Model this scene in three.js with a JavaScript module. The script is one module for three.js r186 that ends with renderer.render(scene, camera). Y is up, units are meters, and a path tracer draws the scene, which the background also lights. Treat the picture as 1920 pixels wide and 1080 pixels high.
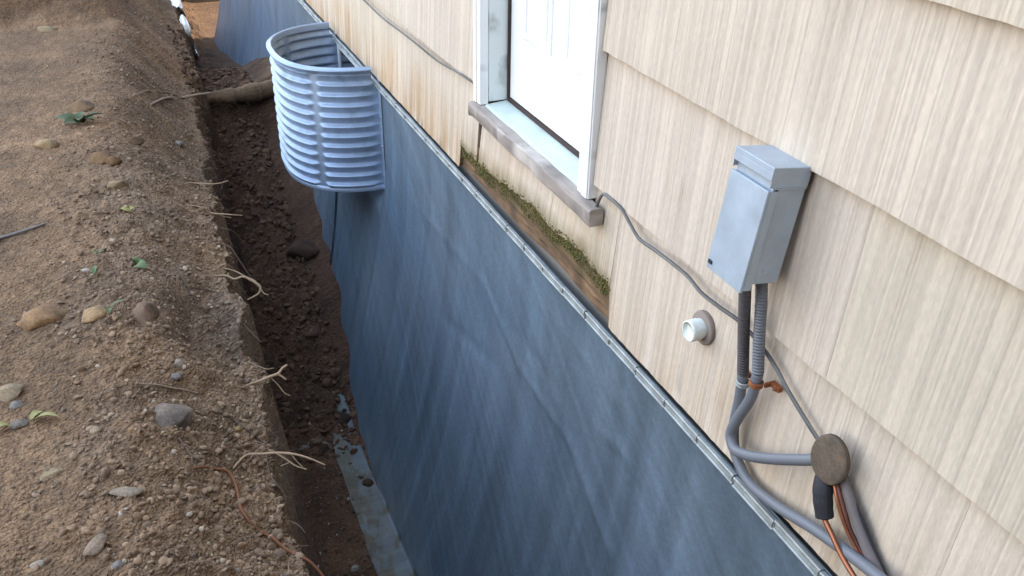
import * as THREE from 'three';
import { ImprovedNoise } from 'three/addons/math/ImprovedNoise.js';
import { RoundedBoxGeometry } from 'three/addons/geometries/RoundedBoxGeometry.js';
import { mergeGeometries, mergeVertices } from 'three/addons/utils/BufferGeometryUtils.js';

// ------------------------------------------------------------------ camera, sky, sun, exposure
const scene = new THREE.Scene();
const FPX = 1692;                                   // focal length in pixels of a 1920 wide picture
const camera = new THREE.PerspectiveCamera(35.39, 16 / 9, 0.05, 400);
const CAM = new THREE.Vector3(-1.1, 0, 0);
const AX = new THREE.Vector3(0.92168, 0.01681, 0.38758), AY = new THREE.Vector3(0.18400, 0.86059, -0.47490), AZ = new THREE.Vector3(-0.34153, 0.50902, 0.79010);
camera.position.copy(CAM);
camera.quaternion.setFromRotationMatrix(new THREE.Matrix4().makeBasis(AX, AY, AZ));
camera.updateMatrixWorld();
const renderer = new THREE.WebGLRenderer({ antialias: true });
renderer.toneMapping = THREE.LinearToneMapping;
renderer.toneMappingExposure = 4.0;
renderer.shadowMap.enabled = true;

{ // clear blue sky, paler towards the horizon
  const w = 256, h = 128, d = new Float32Array(w * h * 4);
  for (let j = 0; j < h; j++) {
    const e = ((j + 0.5) / h - 0.5) * Math.PI;       // elevation, bottom row first
    const s = Math.max(0, Math.sin(e)), k = Math.pow(1 - s, 1.8);
    for (let i = 0; i < w; i++) {
      const o = (j * w + i) * 4;
      d[o] = 0.52 + 0.58 * k; d[o + 1] = 0.68 + 0.36 * k; d[o + 2] = 0.97 - 0.05 * k; d[o + 3] = 1;
    }
  }
  const t = new THREE.DataTexture(d, w, h, THREE.RGBAFormat, THREE.FloatType);
  t.mapping = THREE.EquirectangularReflectionMapping; t.magFilter = t.minFilter = THREE.LinearFilter; t.needsUpdate = true;
  scene.background = t; scene.environment = t;
}
const SUN = new THREE.Vector3(0.74, 0.52, -0.42).normalize();     // from behind the house: the whole near scene lies in its shadow
const sun = new THREE.DirectionalLight(0xfff0dc, 3.6);
sun.position.copy(SUN).multiplyScalar(40); sun.target.position.set(0, 0, -4); scene.add(sun, sun.target);
sun.castShadow = true; sun.shadow.radius = 1; sun.shadow.mapSize.set(2048, 2048);
Object.assign(sun.shadow.camera, { left: -16, right: 16, top: 16, bottom: -16, near: 1, far: 90 });

// ------------------------------------------------------------------ small helpers
let seed = 12345;
const rnd = () => { seed = (seed * 1664525 + 1013904223) >>> 0; return seed / 4294967296; };
const rr = (a, b) => a + (b - a) * rnd();
const lerp = (a, b, t) => a + (b - a) * t, clamp = (x, a = 0, b = 1) => Math.min(b, Math.max(a, x));
const smooth = (a, b, x) => { const t = clamp((x - a) / (b - a)); return t * t * (3 - 2 * t); };
const PN = new ImprovedNoise();
const n3 = (x, y, z = 0.37) => PN.noise(x, y, z);
const fbm = (x, y, o = 4, z = 0.37) => { let s = 0, a = 0.5; for (let i = 0; i < o; i++) { s += a * PN.noise(x, y, z + i * 7.13); x *= 2.03; y *= 2.03; a *= 0.5; } return s; };
function curve(pts, x) {                              // piecewise smooth interpolation, pts sorted by x
  if (x <= pts[0][0]) return pts[0][1];
  for (let i = 1; i < pts.length; i++) if (x <= pts[i][0]) return lerp(pts[i - 1][1], pts[i][1], (x - pts[i - 1][0]) / (pts[i][0] - pts[i - 1][0]));
  return pts[pts.length - 1][1];
}
function hash2(i, j, s) { let h = (i * 374761393 + j * 668265263 + s * 974711) | 0; h = Math.imul(h ^ (h >>> 13), 1274126177); return ((h ^ (h >>> 16)) >>> 0) / 4294967296; }
function vnoise(x, y, px, py, s) {                    // tileable value noise
  const xi = Math.floor(x), yi = Math.floor(y), u = x - xi, v = y - yi, su = u * u * (3 - 2 * u), sv = v * v * (3 - 2 * v);
  const m = (a, b) => ((a % b) + b) % b, x0 = m(xi, px), x1 = m(xi + 1, px), y0 = m(yi, py), y1 = m(yi + 1, py);
  return lerp(lerp(hash2(x0, y0, s), hash2(x1, y0, s), su), lerp(hash2(x0, y1, s), hash2(x1, y1, s), su), sv);
}
function tfbm(u, v, fx, fy, o, s) { let r = 0, a = 0.5, t = 0; for (let i = 0; i < o; i++) { r += a * vnoise(u * fx, v * fy, fx, fy, s + i); t += a; a *= 0.55; fx *= 2; fy *= 2; } return r / t; }
function tex(w, h, fn, colour, rep = [1, 1]) {        // fn(u, v) -> [r, g, b] sRGB 0..1 or a grey
  const d = new Uint8Array(w * h * 4);
  for (let j = 0; j < h; j++) for (let i = 0; i < w; i++) {
    const c = fn((i + 0.5) / w, (j + 0.5) / h), o = (j * w + i) * 4, a = typeof c === 'number' ? [c, c, c] : c;
    d[o] = clamp(a[0]) * 255; d[o + 1] = clamp(a[1]) * 255; d[o + 2] = clamp(a[2]) * 255; d[o + 3] = 255;
  }
  const t = new THREE.DataTexture(d, w, h); t.wrapS = t.wrapT = THREE.RepeatWrapping; t.magFilter = THREE.LinearFilter;
  t.minFilter = THREE.LinearMipmapLinearFilter; t.generateMipmaps = true; t.repeat.set(...rep);
  if (colour) t.colorSpace = THREE.SRGBColorSpace; t.needsUpdate = true; return t;
}
const std = (o) => new THREE.MeshStandardMaterial(o);
const counts = {};
const numbered = (n) => { const k = counts[n] = (counts[n] ?? -1) + 1; return k ? `${n}_${String(k).padStart(3, '0')}` : n; };
function thing(name, label, category, [x, y, z] = [0, 0, 0], group) {
  const o = new THREE.Group(); o.name = numbered(name); o.position.set(x, y, z); o.userData = { label, category }; if (group) o.userData.group = group; scene.add(o); return o;
}
function mesh(name, geo, mat, parent, label) {
  const m = new THREE.Mesh(geo, mat); m.name = name; m.castShadow = m.receiveShadow = true; parent.add(m); if (label) m.userData.label = label; return m;
}
function solo(name, geo, mat, label, category, group, pos) {
  const m = mesh(numbered(name), geo, mat, scene); m.userData = { label, category }; if (group) m.userData.group = group; if (pos) m.position.copy(pos); return m;
}
const box = (x0, x1, y0, y1, z0, z1, r = 0) => {
  const g = r ? new RoundedBoxGeometry(x1 - x0, y1 - y0, z1 - z0, 2, r) : new THREE.BoxGeometry(x1 - x0, y1 - y0, z1 - z0);
  return g.translate((x0 + x1) / 2, (y0 + y1) / 2, (z0 + z1) / 2);
};
// uv in metres from the dominant normal axis (s = scale)
function boxUV(g, s = 1) {
  if (g.index) g = g.toNonIndexed();
  const p = g.attributes.position, n = g.attributes.normal, uv = new Float32Array(p.count * 2);
  for (let i = 0; i < p.count; i++) {
    const ax = Math.abs(n.getX(i)), ay = Math.abs(n.getY(i)), az = Math.abs(n.getZ(i)), x = p.getX(i), y = p.getY(i), z = p.getZ(i);
    const [a, b] = ax >= ay && ax >= az ? [z, y] : ay >= az ? [z, x] : [x, y]; uv[2 * i] = a * s; uv[2 * i + 1] = b * s;
  }
  g.setAttribute('uv', new THREE.BufferAttribute(uv, 2)); return g;
}
// swept round bar along points with a radius per point
function sweep(pts, rad, sides = 8, n = 0, rfn = null) {
  const c = new THREE.CatmullRomCurve3(pts, false, 'centripetal'), N = n || pts.length * 5, P = [], T = [];
  for (let i = 0; i <= N; i++) { P.push(c.getPoint(i / N)); T.push(c.getTangent(i / N)); }
  let nv = new THREE.Vector3(0.31, 0.87, 0.22).cross(T[0]).normalize(); const pos = [], uv = [], idx = []; let len = 0;
  for (let i = 0; i <= N; i++) {
    nv.sub(T[i].clone().multiplyScalar(nv.dot(T[i]))).normalize(); const b = T[i].clone().cross(nv); if (i) len += P[i].distanceTo(P[i - 1]);
    const q = i / N * (rad.length - 1), k = Math.min(rad.length - 2, Math.floor(q)); let r = rad.length > 1 ? lerp(rad[k], rad[k + 1], q - k) : rad[0]; if (rfn) r *= rfn(i, len);
    for (let j = 0; j <= sides; j++) { const a = j / sides * Math.PI * 2, v = P[i].clone().addScaledVector(nv, Math.cos(a) * r).addScaledVector(b, Math.sin(a) * r); pos.push(v.x, v.y, v.z); uv.push(j / sides, len); }
  }
  const w = sides + 1;
  for (let i = 0; i < N; i++) for (let j = 0; j < sides; j++) { const a = i * w + j; idx.push(a, a + w, a + 1, a + 1, a + w, a + w + 1); }
  for (const [e, f] of [[0, 1], [N, 0]]) { const o = pos.length / 3; pos.push(P[e].x, P[e].y, P[e].z); uv.push(0, 0); for (let j = 0; j < sides; j++) f ? idx.push(o, e * w + j, e * w + j + 1) : idx.push(o, e * w + j + 1, e * w + j); }
  const g = new THREE.BufferGeometry(); g.setAttribute('position', new THREE.Float32BufferAttribute(pos, 3)); g.setAttribute('uv', new THREE.Float32BufferAttribute(uv, 2)); g.setIndex(idx); g.computeVertexNormals(); return g;
}
// grid surface from fn(i, j) -> [x, y, z, u, v, (r, g, b)]
function grid(nu, nv, fn) {
  const pos = [], uv = [], col = [], idx = [];
  for (let i = 0; i <= nu; i++) for (let j = 0; j <= nv; j++) { const q = fn(i / nu, j / nv, i, j); pos.push(q[0], q[1], q[2]); uv.push(q[3], q[4]); if (q.length > 5) col.push(q[5], q[6], q[7]); }
  for (let i = 0; i < nu; i++) for (let j = 0; j < nv; j++) { const a = i * (nv + 1) + j, b = a + nv + 1; idx.push(a, b, a + 1, a + 1, b, b + 1); }
  const g = new THREE.BufferGeometry(); g.setAttribute('position', new THREE.Float32BufferAttribute(pos, 3)); g.setAttribute('uv', new THREE.Float32BufferAttribute(uv, 2));
  if (col.length) g.setAttribute('color', new THREE.Float32BufferAttribute(col, 3)); g.setIndex(idx); g.computeVertexNormals(); return g;
}
// where a sight line of the survey meets a plane x = c, or the soil
const sight = (px, py) => new THREE.Vector3().addScaledVector(AX, (px - 960) / FPX).addScaledVector(AY, (540 - py) / FPX).sub(AZ).normalize();
const onX = (px, py, x) => { const d = sight(px, py); return CAM.clone().addScaledVector(d, (x - CAM.x) / d.x); };
const atDist = (px, py, t) => CAM.clone().addScaledVector(sight(px, py), t);

// ------------------------------------------------------------------ materials
const M = {};
{
  const soil = (u, v) => {
    const a = tfbm(u, v, 6, 6, 5, 11), b = tfbm(u, v, 40, 40, 3, 31), c = vnoise(u * 150, v * 150, 150, 150, 71);
    let k = 0.84 + 0.26 * (a - 0.5) + 0.30 * (b - 0.5) + 0.16 * (c - 0.5); const p = c > 0.93 && b > 0.5 ? 0.08 : 0;
    return [k * 1.0 + p, k * 0.97 + p, k * 0.935 + p];
  };
  const soilH = (u, v) => 0.5 * tfbm(u, v, 24, 24, 4, 31) + 0.5 * tfbm(u, v, 90, 90, 2, 71);
  M.soil = std({ map: tex(1024, 1024, soil, true), bumpMap: tex(1024, 1024, soilH, false), bumpScale: 0.028, roughness: 1, vertexColors: true });
  M.crumb = std({ color: 0xffffff, roughness: 1 });
  M.stone = std({ map: tex(256, 256, (u, v) => { const a = tfbm(u, v, 5, 5, 5, 3), b = vnoise(u * 90, v * 90, 90, 90, 5); const k = 0.72 + 0.4 * (a - 0.5) + 0.2 * (b - 0.5); return [k, k * 0.98, k * 0.95]; }, true), bumpMap: tex(256, 256, (u, v) => tfbm(u, v, 14, 14, 4, 9), false), bumpScale: 0.004, roughness: 0.95 });

  // striated shingles: u runs along the wall (1.28 m), v up (0.64 m)
  const streak = (u, v, s) => {
    const w = u + 0.003 * (vnoise(u * 8, v * 2, 8, 2, s) - 0.5);
    const sh3 = (q) => q < 0.5 ? 2 * q * q : 1 - 2 * (1 - q) * (1 - q);
    return 0.46 * sh3(vnoise(w * 130, v, 130, 1, s + 1)) + 0.42 * sh3(vnoise(w * 290, v, 290, 1, s + 2)) + 0.12 * tfbm(w, v, 36, 1, 2, s + 3);
  };
  const sh = (u, v) => {
    const q = streak(u, v, 40), big = tfbm(u, v, 5, 3, 4, 60), fine = vnoise(u * 400, v * 60, 400, 60, 90);
    let k = 0.86 + 0.085 * (q - 0.5) + 0.07 * (big - 0.5) + 0.05 * (fine - 0.5);
    const dirt = clamp((vnoise(u * 60, v * 3, 60, 3, 81) - 0.80) * 4) * tfbm(u, v, 9, 6, 3, 64) * 0.12;
    return [k * 1.0 - dirt * 0.8, k * 0.945 - dirt, k * 0.885 - dirt * 1.1];
  };
  const shMap = tex(2048, 512, sh, true), shBump = tex(2048, 512, (u, v) => streak(u, v, 40), false);
  M.shingle = std({ map: shMap, bumpMap: shBump, bumpScale: 0.0018, roughness: 0.82, vertexColors: true });
  M.sheath = std({ color: 0x3a2d22, roughness: 0.95 });
  M.concrete = std({ color: 0x77746e, roughness: 0.95, bumpMap: tex(256, 256, (u, v) => tfbm(u, v, 20, 20, 4, 2), false), bumpScale: 0.004 });
  M.roof = std({ color: 0x3b3835, roughness: 0.95 });

  // dimpled plastic membrane: scuffs and dust; u 4 m along, v 2.6 m down
  const mem = (u, v) => {
    const du = 0.03 * (vnoise(u * 4, v * 3, 4, 3, 8) - 0.5), vs = tfbm(u + du, v, 60, 3, 3, 14), cl = tfbm(u, v, 6, 5, 5, 22), sc = tfbm(u + v, v, 70, 3, 3, 44), f = vnoise(u * 420, v * 300, 420, 300, 3);
    let k = 0.40 + 0.10 * (vs - 0.5) + 0.11 * (cl - 0.5) + 0.07 * (sc - 0.5) + 0.04 * (f - 0.5);
    k += clamp((tfbm(u + du, v, 40, 3, 3, 55) - 0.62) * 4) * 0.10 * tfbm(u, v, 5, 7, 3, 61) + clamp((tfbm(u + v, v, 50, 4, 2, 91) - 0.74) * 5) * 0.05 * vnoise(u * 9, v * 9, 9, 9, 5);   // scuffs
    k *= 1.03; const gy = clamp(tfbm(u, v, 5, 4, 3, 71) * 1.6 - 0.3); return [k * lerp(0.81, 0.91, gy), k * lerp(1.00, 1.02, gy), k * lerp(1.16, 1.11, gy)];
  };
  M.membrane = std({ map: tex(2048, 1024, mem, true), bumpMap: tex(1024, 1024, (u, v) => 0.6 * tfbm(u, v, 16, 5, 4, 14) + 0.4 * tfbm(u, v, 7, 7, 4, 24), false), bumpScale: 0.005, roughness: 0.55, vertexColors: true, side: THREE.DoubleSide });
  M.mould = std({ map: tex(256, 256, (u, v) => { const k = 0.66 + 0.3 * (tfbm(u, v, 14, 14, 4, 6) - 0.5); return [k * 0.97, k, k * 0.99]; }, true), roughness: 0.5, metalness: 0.3 });

  M.galv = std({ map: tex(512, 512, (u, v) => { const k = 0.80 + 0.10 * (tfbm(u, v, 30, 30, 3, 6) - 0.5) + 0.10 * (tfbm(u, v, 5, 5, 3, 16) - 0.5); const m = clamp((tfbm(u, v, 9, 9, 4, 26) - 0.58) * 4) * 0.10; return [k * 0.78 - m, k * 0.87 - m, k * 0.98 - m * 1.3]; }, true), roughness: 0.5, metalness: 0.4, roughnessMap: null, side: THREE.DoubleSide });
  M.white = std({ map: tex(512, 512, (u, v) => { const a = tfbm(u, v, 6, 10, 5, 77); const d = clamp((a - 0.63) * 4) * 0.25 * vnoise(u * 60, v * 60, 60, 60, 2); const k = 0.92 - d; return [k * 0.99, k, k * 0.995]; }, true), roughness: 0.5 });
  M.jamb = std({ map: tex(512, 512, (u, v) => { const a = tfbm(u, v, 7, 7, 5, 27); const d = clamp((a - 0.56) * 4) * 0.5 * vnoise(u * 50, v * 40, 50, 40, 2); const k = 0.88 - d; return [k * 0.97, k, k * 0.99]; }, true), roughness: 0.55 });
  M.door = std({ color: 0xf0f3f2, roughness: 0.35 });
  M.rubber = std({ color: 0x3a2b26, roughness: 0.8 });
  M.sill = std({ map: tex(512, 512, (u, v) => { const a = tfbm(u, v, 8, 8, 5, 37), sp = vnoise(u * 130, v * 130, 130, 130, 4) > 0.955 ? 0.22 * a : 0; const k = 0.80 + 0.12 * (a - 0.5) - sp; return [k * 0.94, k, k * 0.975]; }, true), roughness: 0.6 });
  const wood = (u, v, s) => 0.55 * tfbm(u, v, 3, 60, 4, s) + 0.45 * tfbm(u, v, 8, 14, 3, s + 9);
  M.greyWood = std({ map: tex(512, 512, (u, v) => { const g = wood(u, v, 5), p = clamp((tfbm(u, v, 6, 10, 4, 19) - 0.56) * 5); const k = 0.56 + 0.5 * (g - 0.5); return [lerp(k * 1.04, 0.84, p * 0.7), lerp(k * 0.97, 0.81, p * 0.7), lerp(k * 0.91, 0.77, p * 0.7)]; }, true), bumpMap: tex(512, 512, (u, v) => wood(u, v, 5), false), bumpScale: 0.004, roughness: 0.9 });
  M.rotWood = std({ map: tex(512, 512, (u, v) => { const g = wood(u, v, 8); const k = 0.42 + 0.5 * (g - 0.5); return [k * 1.12, k * 0.90, k * 0.70]; }, true), bumpMap: tex(512, 512, (u, v) => wood(u, v, 8), false), bumpScale: 0.006, roughness: 0.95, vertexColors: true });
  M.boxCover = std({ map: tex(256, 256, (u, v) => { const a = tfbm(u, v, 5, 5, 4, 17), s = vnoise(u * 70, v * 70, 70, 70, 3) > 0.97 ? -0.12 : 0; const k = 0.70 + 0.12 * (a - 0.5) + s; return [k * 0.93, k, k * 1.06]; }, true), roughness: 0.38, metalness: 0.12 });
  M.boxBody = std({ map: tex(256, 256, (u, v) => { const a = tfbm(u, v, 6, 6, 5, 47), s = clamp((a - 0.64) * 6) * 0.25; const k = 0.53 + 0.08 * (a - 0.5) + s; return [k * 0.95, k, k * 1.05]; }, true), roughness: 0.5, metalness: 0.15 });
  M.conduit = std({ color: 0x6c7076, roughness: 0.48 });
  M.conduitDark = std({ color: 0x4b474a, roughness: 0.6 });
  M.cable = std({ map: tex(64, 256, (u, v) => { const a = tfbm(u, v, 3, 12, 3, 4); const k = 0.39 + 0.35 * (a - 0.5); return [k, k * 0.985, k * 0.96]; }, true), roughness: 0.7 });
  M.shadeTube = std({ color: 0x6a6362, roughness: 0.7 }); M.black = std({ color: 0x2a2a2e, roughness: 0.75, bumpMap: tex(128, 128, (u, v) => tfbm(u, v, 10, 10, 3, 4), false), bumpScale: 0.004 });
  M.copper = std({ color: 0x9c6347, roughness: 0.38, metalness: 0.75 });
  M.copperDull = std({ color: 0x7a5348, roughness: 0.55, metalness: 0.5 });
  M.putty = std({  map: tex(256, 256, (u, v) => { const a = tfbm(u, v, 6, 6, 5, 12), b = tfbm(u, v, 30, 30, 2, 18); const k = 0.35 + 0.12 * (a - 0.5) + 0.08 * (b - 0.5), r = clamp((a - 0.64) * 4); return [k * 1.08 + r * 0.05, k * 0.95, k * 0.80 - r * 0.03]; }, true), roughness: 0.9 });
  M.escut = std({ color: 0x8a7f76, roughness: 0.8 }); M.pvc = std({ color: 0xe6ebe4, roughness: 0.4 });
  M.rust = std({ map: tex(128, 128, (u, v) => { const a = tfbm(u, v, 10, 10, 4, 2); return [0.55 + 0.3 * (a - 0.5), 0.33 + 0.3 * (a - 0.5), 0.20]; }, true), roughness: 0.85, metalness: 0.2 });
  M.root = std({ color: 0x877360, roughness: 0.9 }); M.rootPale = std({ color: 0x9c8468, roughness: 0.9 });
  M.rootOrange = std({ color: 0x704426, roughness: 0.8 }); M.rootDark = std({ color: 0x5f4f42, roughness: 0.95 });
  M.leaf = std({ color: 0x3d5220, roughness: 0.6, side: THREE.DoubleSide }); M.leafPale = std({ color: 0x84804a, roughness: 0.7, side: THREE.DoubleSide });
  M.leafDark = std({ color: 0x37431f, roughness: 0.7, side: THREE.DoubleSide });
}

// ------------------------------------------------------------------ the soil: bank, trench, far end
const ZC = -10.4;                                     // far corner of the house
const lipPts = [[-13, -0.6], [-10, -0.64], [-8, -0.67], [-7.5, -0.68], [-6.5, -0.705], [-5.5, -0.795], [-4.45, -0.86], [-3.8, -0.895], [-3.4, -0.90], [-2.9, -0.905], [-2.3, -0.925], [-1.6, -0.95], [0, -0.97], [3, -1.0]];
const floorPts = [[-13, -2.75], [-10.4, -2.78], [-9.3, -2.66], [-8.1, -2.45], [-7.2, -2.2], [-6.72, -2.14], [-6.45, -2.42], [-5.9, -2.62], [-5.3, -2.82], [-4.83, -2.9], [-4.33, -3.08], [-3.92, -3.24], [-2.9, -3.32], [4, -3.35]];
const lip = (z) => curve(lipPts, z) + 0.038 * n3(z * 2.3, 5.1) + 0.042 * n3(z * 6, 2.2) + 0.024 * n3(z * 17, 8.2) + 0.007 * n3(z * 45, 3.2);
function clods(x, z, s, sharp = 1) {                 // lumps: cellular bumps
  const wx = 0.55 * n3(x / s * 1.3, z / s * 1.3, 3.1), wz = 0.55 * n3(x / s * 1.3, z / s * 1.3, 7.7), X = x / s + wx, Z = z / s + wz, xi = Math.floor(X), zi = Math.floor(Z); let h = 0;
  for (let a = -1; a <= 1; a++) for (let b = -1; b <= 1; b++) {
    const i = xi + a, j = zi + b, r = 0.25 + 0.45 * hash2(i, j, 3), dx = X - i - hash2(i, j, 1), dz = Z - j - hash2(i, j, 2), q = 1 - (dx * dx + dz * dz) / (r * r);
    if (q > 0) h = Math.max(h, Math.sqrt(q) * r * (0.3 + 0.7 * hash2(i, j, 4)));
  }
  return h * s * sharp;
}
function zone(x, z, L) {                             // how crumbly the bank is here (0 trodden .. 1 loose)
  const d = L - x; return smooth(0.62, 0.38, d + 0.14 * n3(x * 3.1, z * 2.2) + 0.06 * n3(x * 11, z * 8)) * (1 - 0.6 * smooth(-4.2, -5.4, z));
}
function H(x, z, detail = true) {
  const L = lip(z), d = L - x;
  const fz = smooth(-3.4, -5.0, z); let bank = -1.55 - (0.17 + 0.22 * fz) * Math.pow(smooth(0.42 + 0.12 * fz, -0.02, d), 1.4) + 0.03 * fbm(x * 1.3, z * 1.1, 3);
  bank += 0.26 * smooth(-6.45, -7.0, z + 0.3 * fbm(x * 3, z * 3, 3)) * smooth(-1.0, -1.35, x + 0.1 * n3(z * 5, x * 5)) * smooth(-9.2, -7.4, z);   // edge of the spoil heap
  bank += 0.05 * smooth(-1.5, -2.6, x);
  bank -= 0.10 * smooth(0.34, 0.16, Math.hypot((x + 1.03) * 2.6, z + 2.72)) ;                         // hollow under the crust
  if (detail) { const k = zone(x, z, L); bank += k * (clods(x, z, 0.075, 0.52) + clods(x + 3, z, 0.034, 0.48) + clods(x, z + 5, 0.018, 0.35) + 0.02 * fbm(x * 6, z * 5, 3)) + (1 - k) * (clods(x, z, 0.06, 0.10) + 0.012 * fbm(x * 9, z * 7, 3)) + 0.006 * fbm(x * 40, z * 30, 2); }
  const xr = z < ZC - 0.35 ? 3.2 : 0.29, steep = 10 + 6 * n3(z * 1.9, 9.3) + 3 * n3(z * 7, 4.1);
  let e = Math.min(x - L, 3.0 - z, z + 12.6 + 0.2 * n3(x * 2, 3.3)), er = xr - x;
  if (e <= 0 || er <= 0) return er <= 0 && e > -2 ? -1.62 : bank;
  let fl = curve(floorPts, z) + 0.06 * fbm(x * 2.2, z * 1.8, 3) * (z < -4 ? 1.5 : 0.4) * smooth(-0.1, -0.4, x);
  if (z < -4.2 && z > -8) fl += 0.12 * smooth(-0.35, -0.05, x);
  if (detail) { const k = smooth(-3.7, -4.2, z); fl += (0.25 + 0.75 * k) * (0.08 + 0.92 * smooth(-0.24, -0.40, x)) * (0.8 * clods(x, z, 0.16, 0.6) + clods(x + 7, z, 0.07, 0.6) + clods(x, z + 9, 0.03, 0.5)) * (k > 0 ? 1 : 0.35) + 0.004 * fbm(x * 50, z * 40, 2); }
  const face = bank - steep * e + (detail ? 0.12 * fbm(x * 9, z * 6, 4) + 0.05 * clods(x, z, 0.09, 6) : 0) - 0.02;
  return Math.max(fl, face, -1.62 - 18 * er);
}
function onSoil(px, py, lift = 0) {
  const d = sight(px, py); let t = 1.2, p;
  for (; t < 40; t += 0.01) { p = CAM.clone().addScaledVector(d, t); if (p.y < H(p.x, p.z)) break; }
  for (let a = t - 0.01, b = t, i = 0; i < 8; i++) { const m = (a + b) / 2; p = CAM.clone().addScaledVector(d, m); if (p.y < H(p.x, p.z)) b = m; else a = m; t = m; }
  p.y += lift; p.t = t; return p;
}
{
  const xs = [], zs = [];
  for (let x = -70; x < -2.3; x += Math.max(0.03, (-2.3 - x) * 0.16)) xs.push(x);
  for (let x = -2.3; x < -1.55; x += 0.011) xs.push(x);
  for (let x = -1.55; x < 0.05; x += 0.0066) xs.push(x);
  for (let x = 0.05; x < 0.5; x += 0.03) xs.push(x);
  for (let x = 0.5; x < 90; x += Math.max(0.15, x * 0.14)) xs.push(x);
  for (let z = 70; z > -1.0; z -= Math.max(0.03, (z + 1.0) * 0.16)) zs.push(z);
  for (let z = -1.0; z > -10; z -= 0.0044 * Math.max(1.2, -z)) zs.push(z);
  for (let z = -10; z > -13.2; z -= 0.06) zs.push(z);
  for (let z = -13.2; z > -110; z -= Math.max(0.2, (-13 - z) * 0.16)) zs.push(z);
  const nx = xs.length, nz = zs.length, pos = new Float32Array(nx * nz * 3), uv = new Float32Array(nx * nz * 2), col = new Float32Array(nx * nz * 3);
  for (let j = 0; j < nz; j++) {
    const z = zs[j], L = lip(z);
    for (let i = 0; i < nx; i++) {
      const x = xs[i], o = j * nx + i, near = x > -2.6 && x < 0.6 && z < 2 && z > -13.2, y = x > 0.6 && z > ZC - 0.3 && x < 40 ? -1.62 : near ? H(x, z) : H(x, z, false);
      const sg = near ? smooth(-2.6, -2.2, x) : 0;
      pos.set([x, y, z], o * 3); uv.set([(x - y) / 0.72, (z - 0.5 * y) / 0.72], o * 2);
      let r, g, b; const q = fbm(x * 1.9, z * 1.5, 4, 3.3), q2 = fbm(x * 7, z * 6, 3, 8.8), k = zone(x, z, L);
      const t = clamp(0.5 + 1.1 * q + 0.5 * q2); r = lerp(0.170, 0.315, t); g = lerp(0.107, 0.200, t); b = lerp(0.058, 0.112, t);
      const grey = k * clamp(0.35 + 1.2 * n3(x * 2.2, z * 1.9, 6.1)); r = lerp(r, 0.255, grey * 0.7); g = lerp(g, 0.186, grey * 0.7); b = lerp(b, 0.130, grey * 0.7);   // dry grey crumbs along the lip
      if (z < -6.6 && x < -1.0) { r *= 0.8; g *= 0.78; b *= 0.76; }
      const dep = smooth(-1.95, -2.2, y + 0.1 * q2); const damp = dep * (1 - smooth(ZC + 0.3, ZC - 1.2, z));                          // damp subsoil below
      const fw = z > -4.0 ? 1.25 : 0.80;
      r = lerp(r, 0.128 * fw * (1 + 0.5 * q2), damp); g = lerp(g, 0.070 * fw * (1 + 0.5 * q2), damp); b = lerp(b, 0.039 * fw * (1 + 0.5 * q2), damp);
      if (y < -1.8 && z < ZC + 0.3) { r = lerp(r, 0.13, 0.85); g = lerp(g, 0.062, 0.85); b = lerp(b, 0.018, 0.85); }      // ochre subsoil past the corner
      col.set([r, g, b], o * 3);
    }
  }
  const iA = [], iB = [];
  for (let j = 0; j < nz - 1; j++) for (let i = 0; i < nx - 1; i++) {
    const a = j * nx + i, b = a + nx, zc = zs[j], inT = xs[i] > lip(zc) + 0.01 && zc < 3 && zc > -12.8 && xs[i] < (zc < ZC - 0.35 ? 3.4 : 0.4);
    (inT ? iB : iA).push(a, a + 1, b, a + 1, b + 1, b);
  }
  const full = new THREE.BufferGeometry(); full.setAttribute('position', new THREE.BufferAttribute(pos, 3)); full.setIndex(iA.concat(iB)); full.computeVertexNormals();
  for (const [name, ix] of [['ground', iA], ['trench_floor', iB]]) {
    const map = new Map(), ni = []; for (const v of ix) { if (!map.has(v)) map.set(v, map.size); ni.push(map.get(v)); }
    const g = new THREE.BufferGeometry(), pick = (src, k) => { const o = new Float32Array(map.size * k); for (const [v, w] of map) for (let c = 0; c < k; c++) o[w * k + c] = src[v * k + c]; return new THREE.BufferAttribute(o, k); };
    g.setAttribute('position', pick(pos, 3)); g.setAttribute('normal', pick(full.attributes.normal.array, 3)); g.setAttribute('uv', pick(uv, 2)); g.setAttribute('color', pick(col, 3)); g.setIndex(ni);
    const m = mesh(name, g, M.soil, scene); m.userData = { kind: 'structure', label: name === 'ground' ? 'trodden brown soil bank with a crumbly edge along the trench' : 'dark damp soil floor of the trench beside the foundation' };
  }
}

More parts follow.
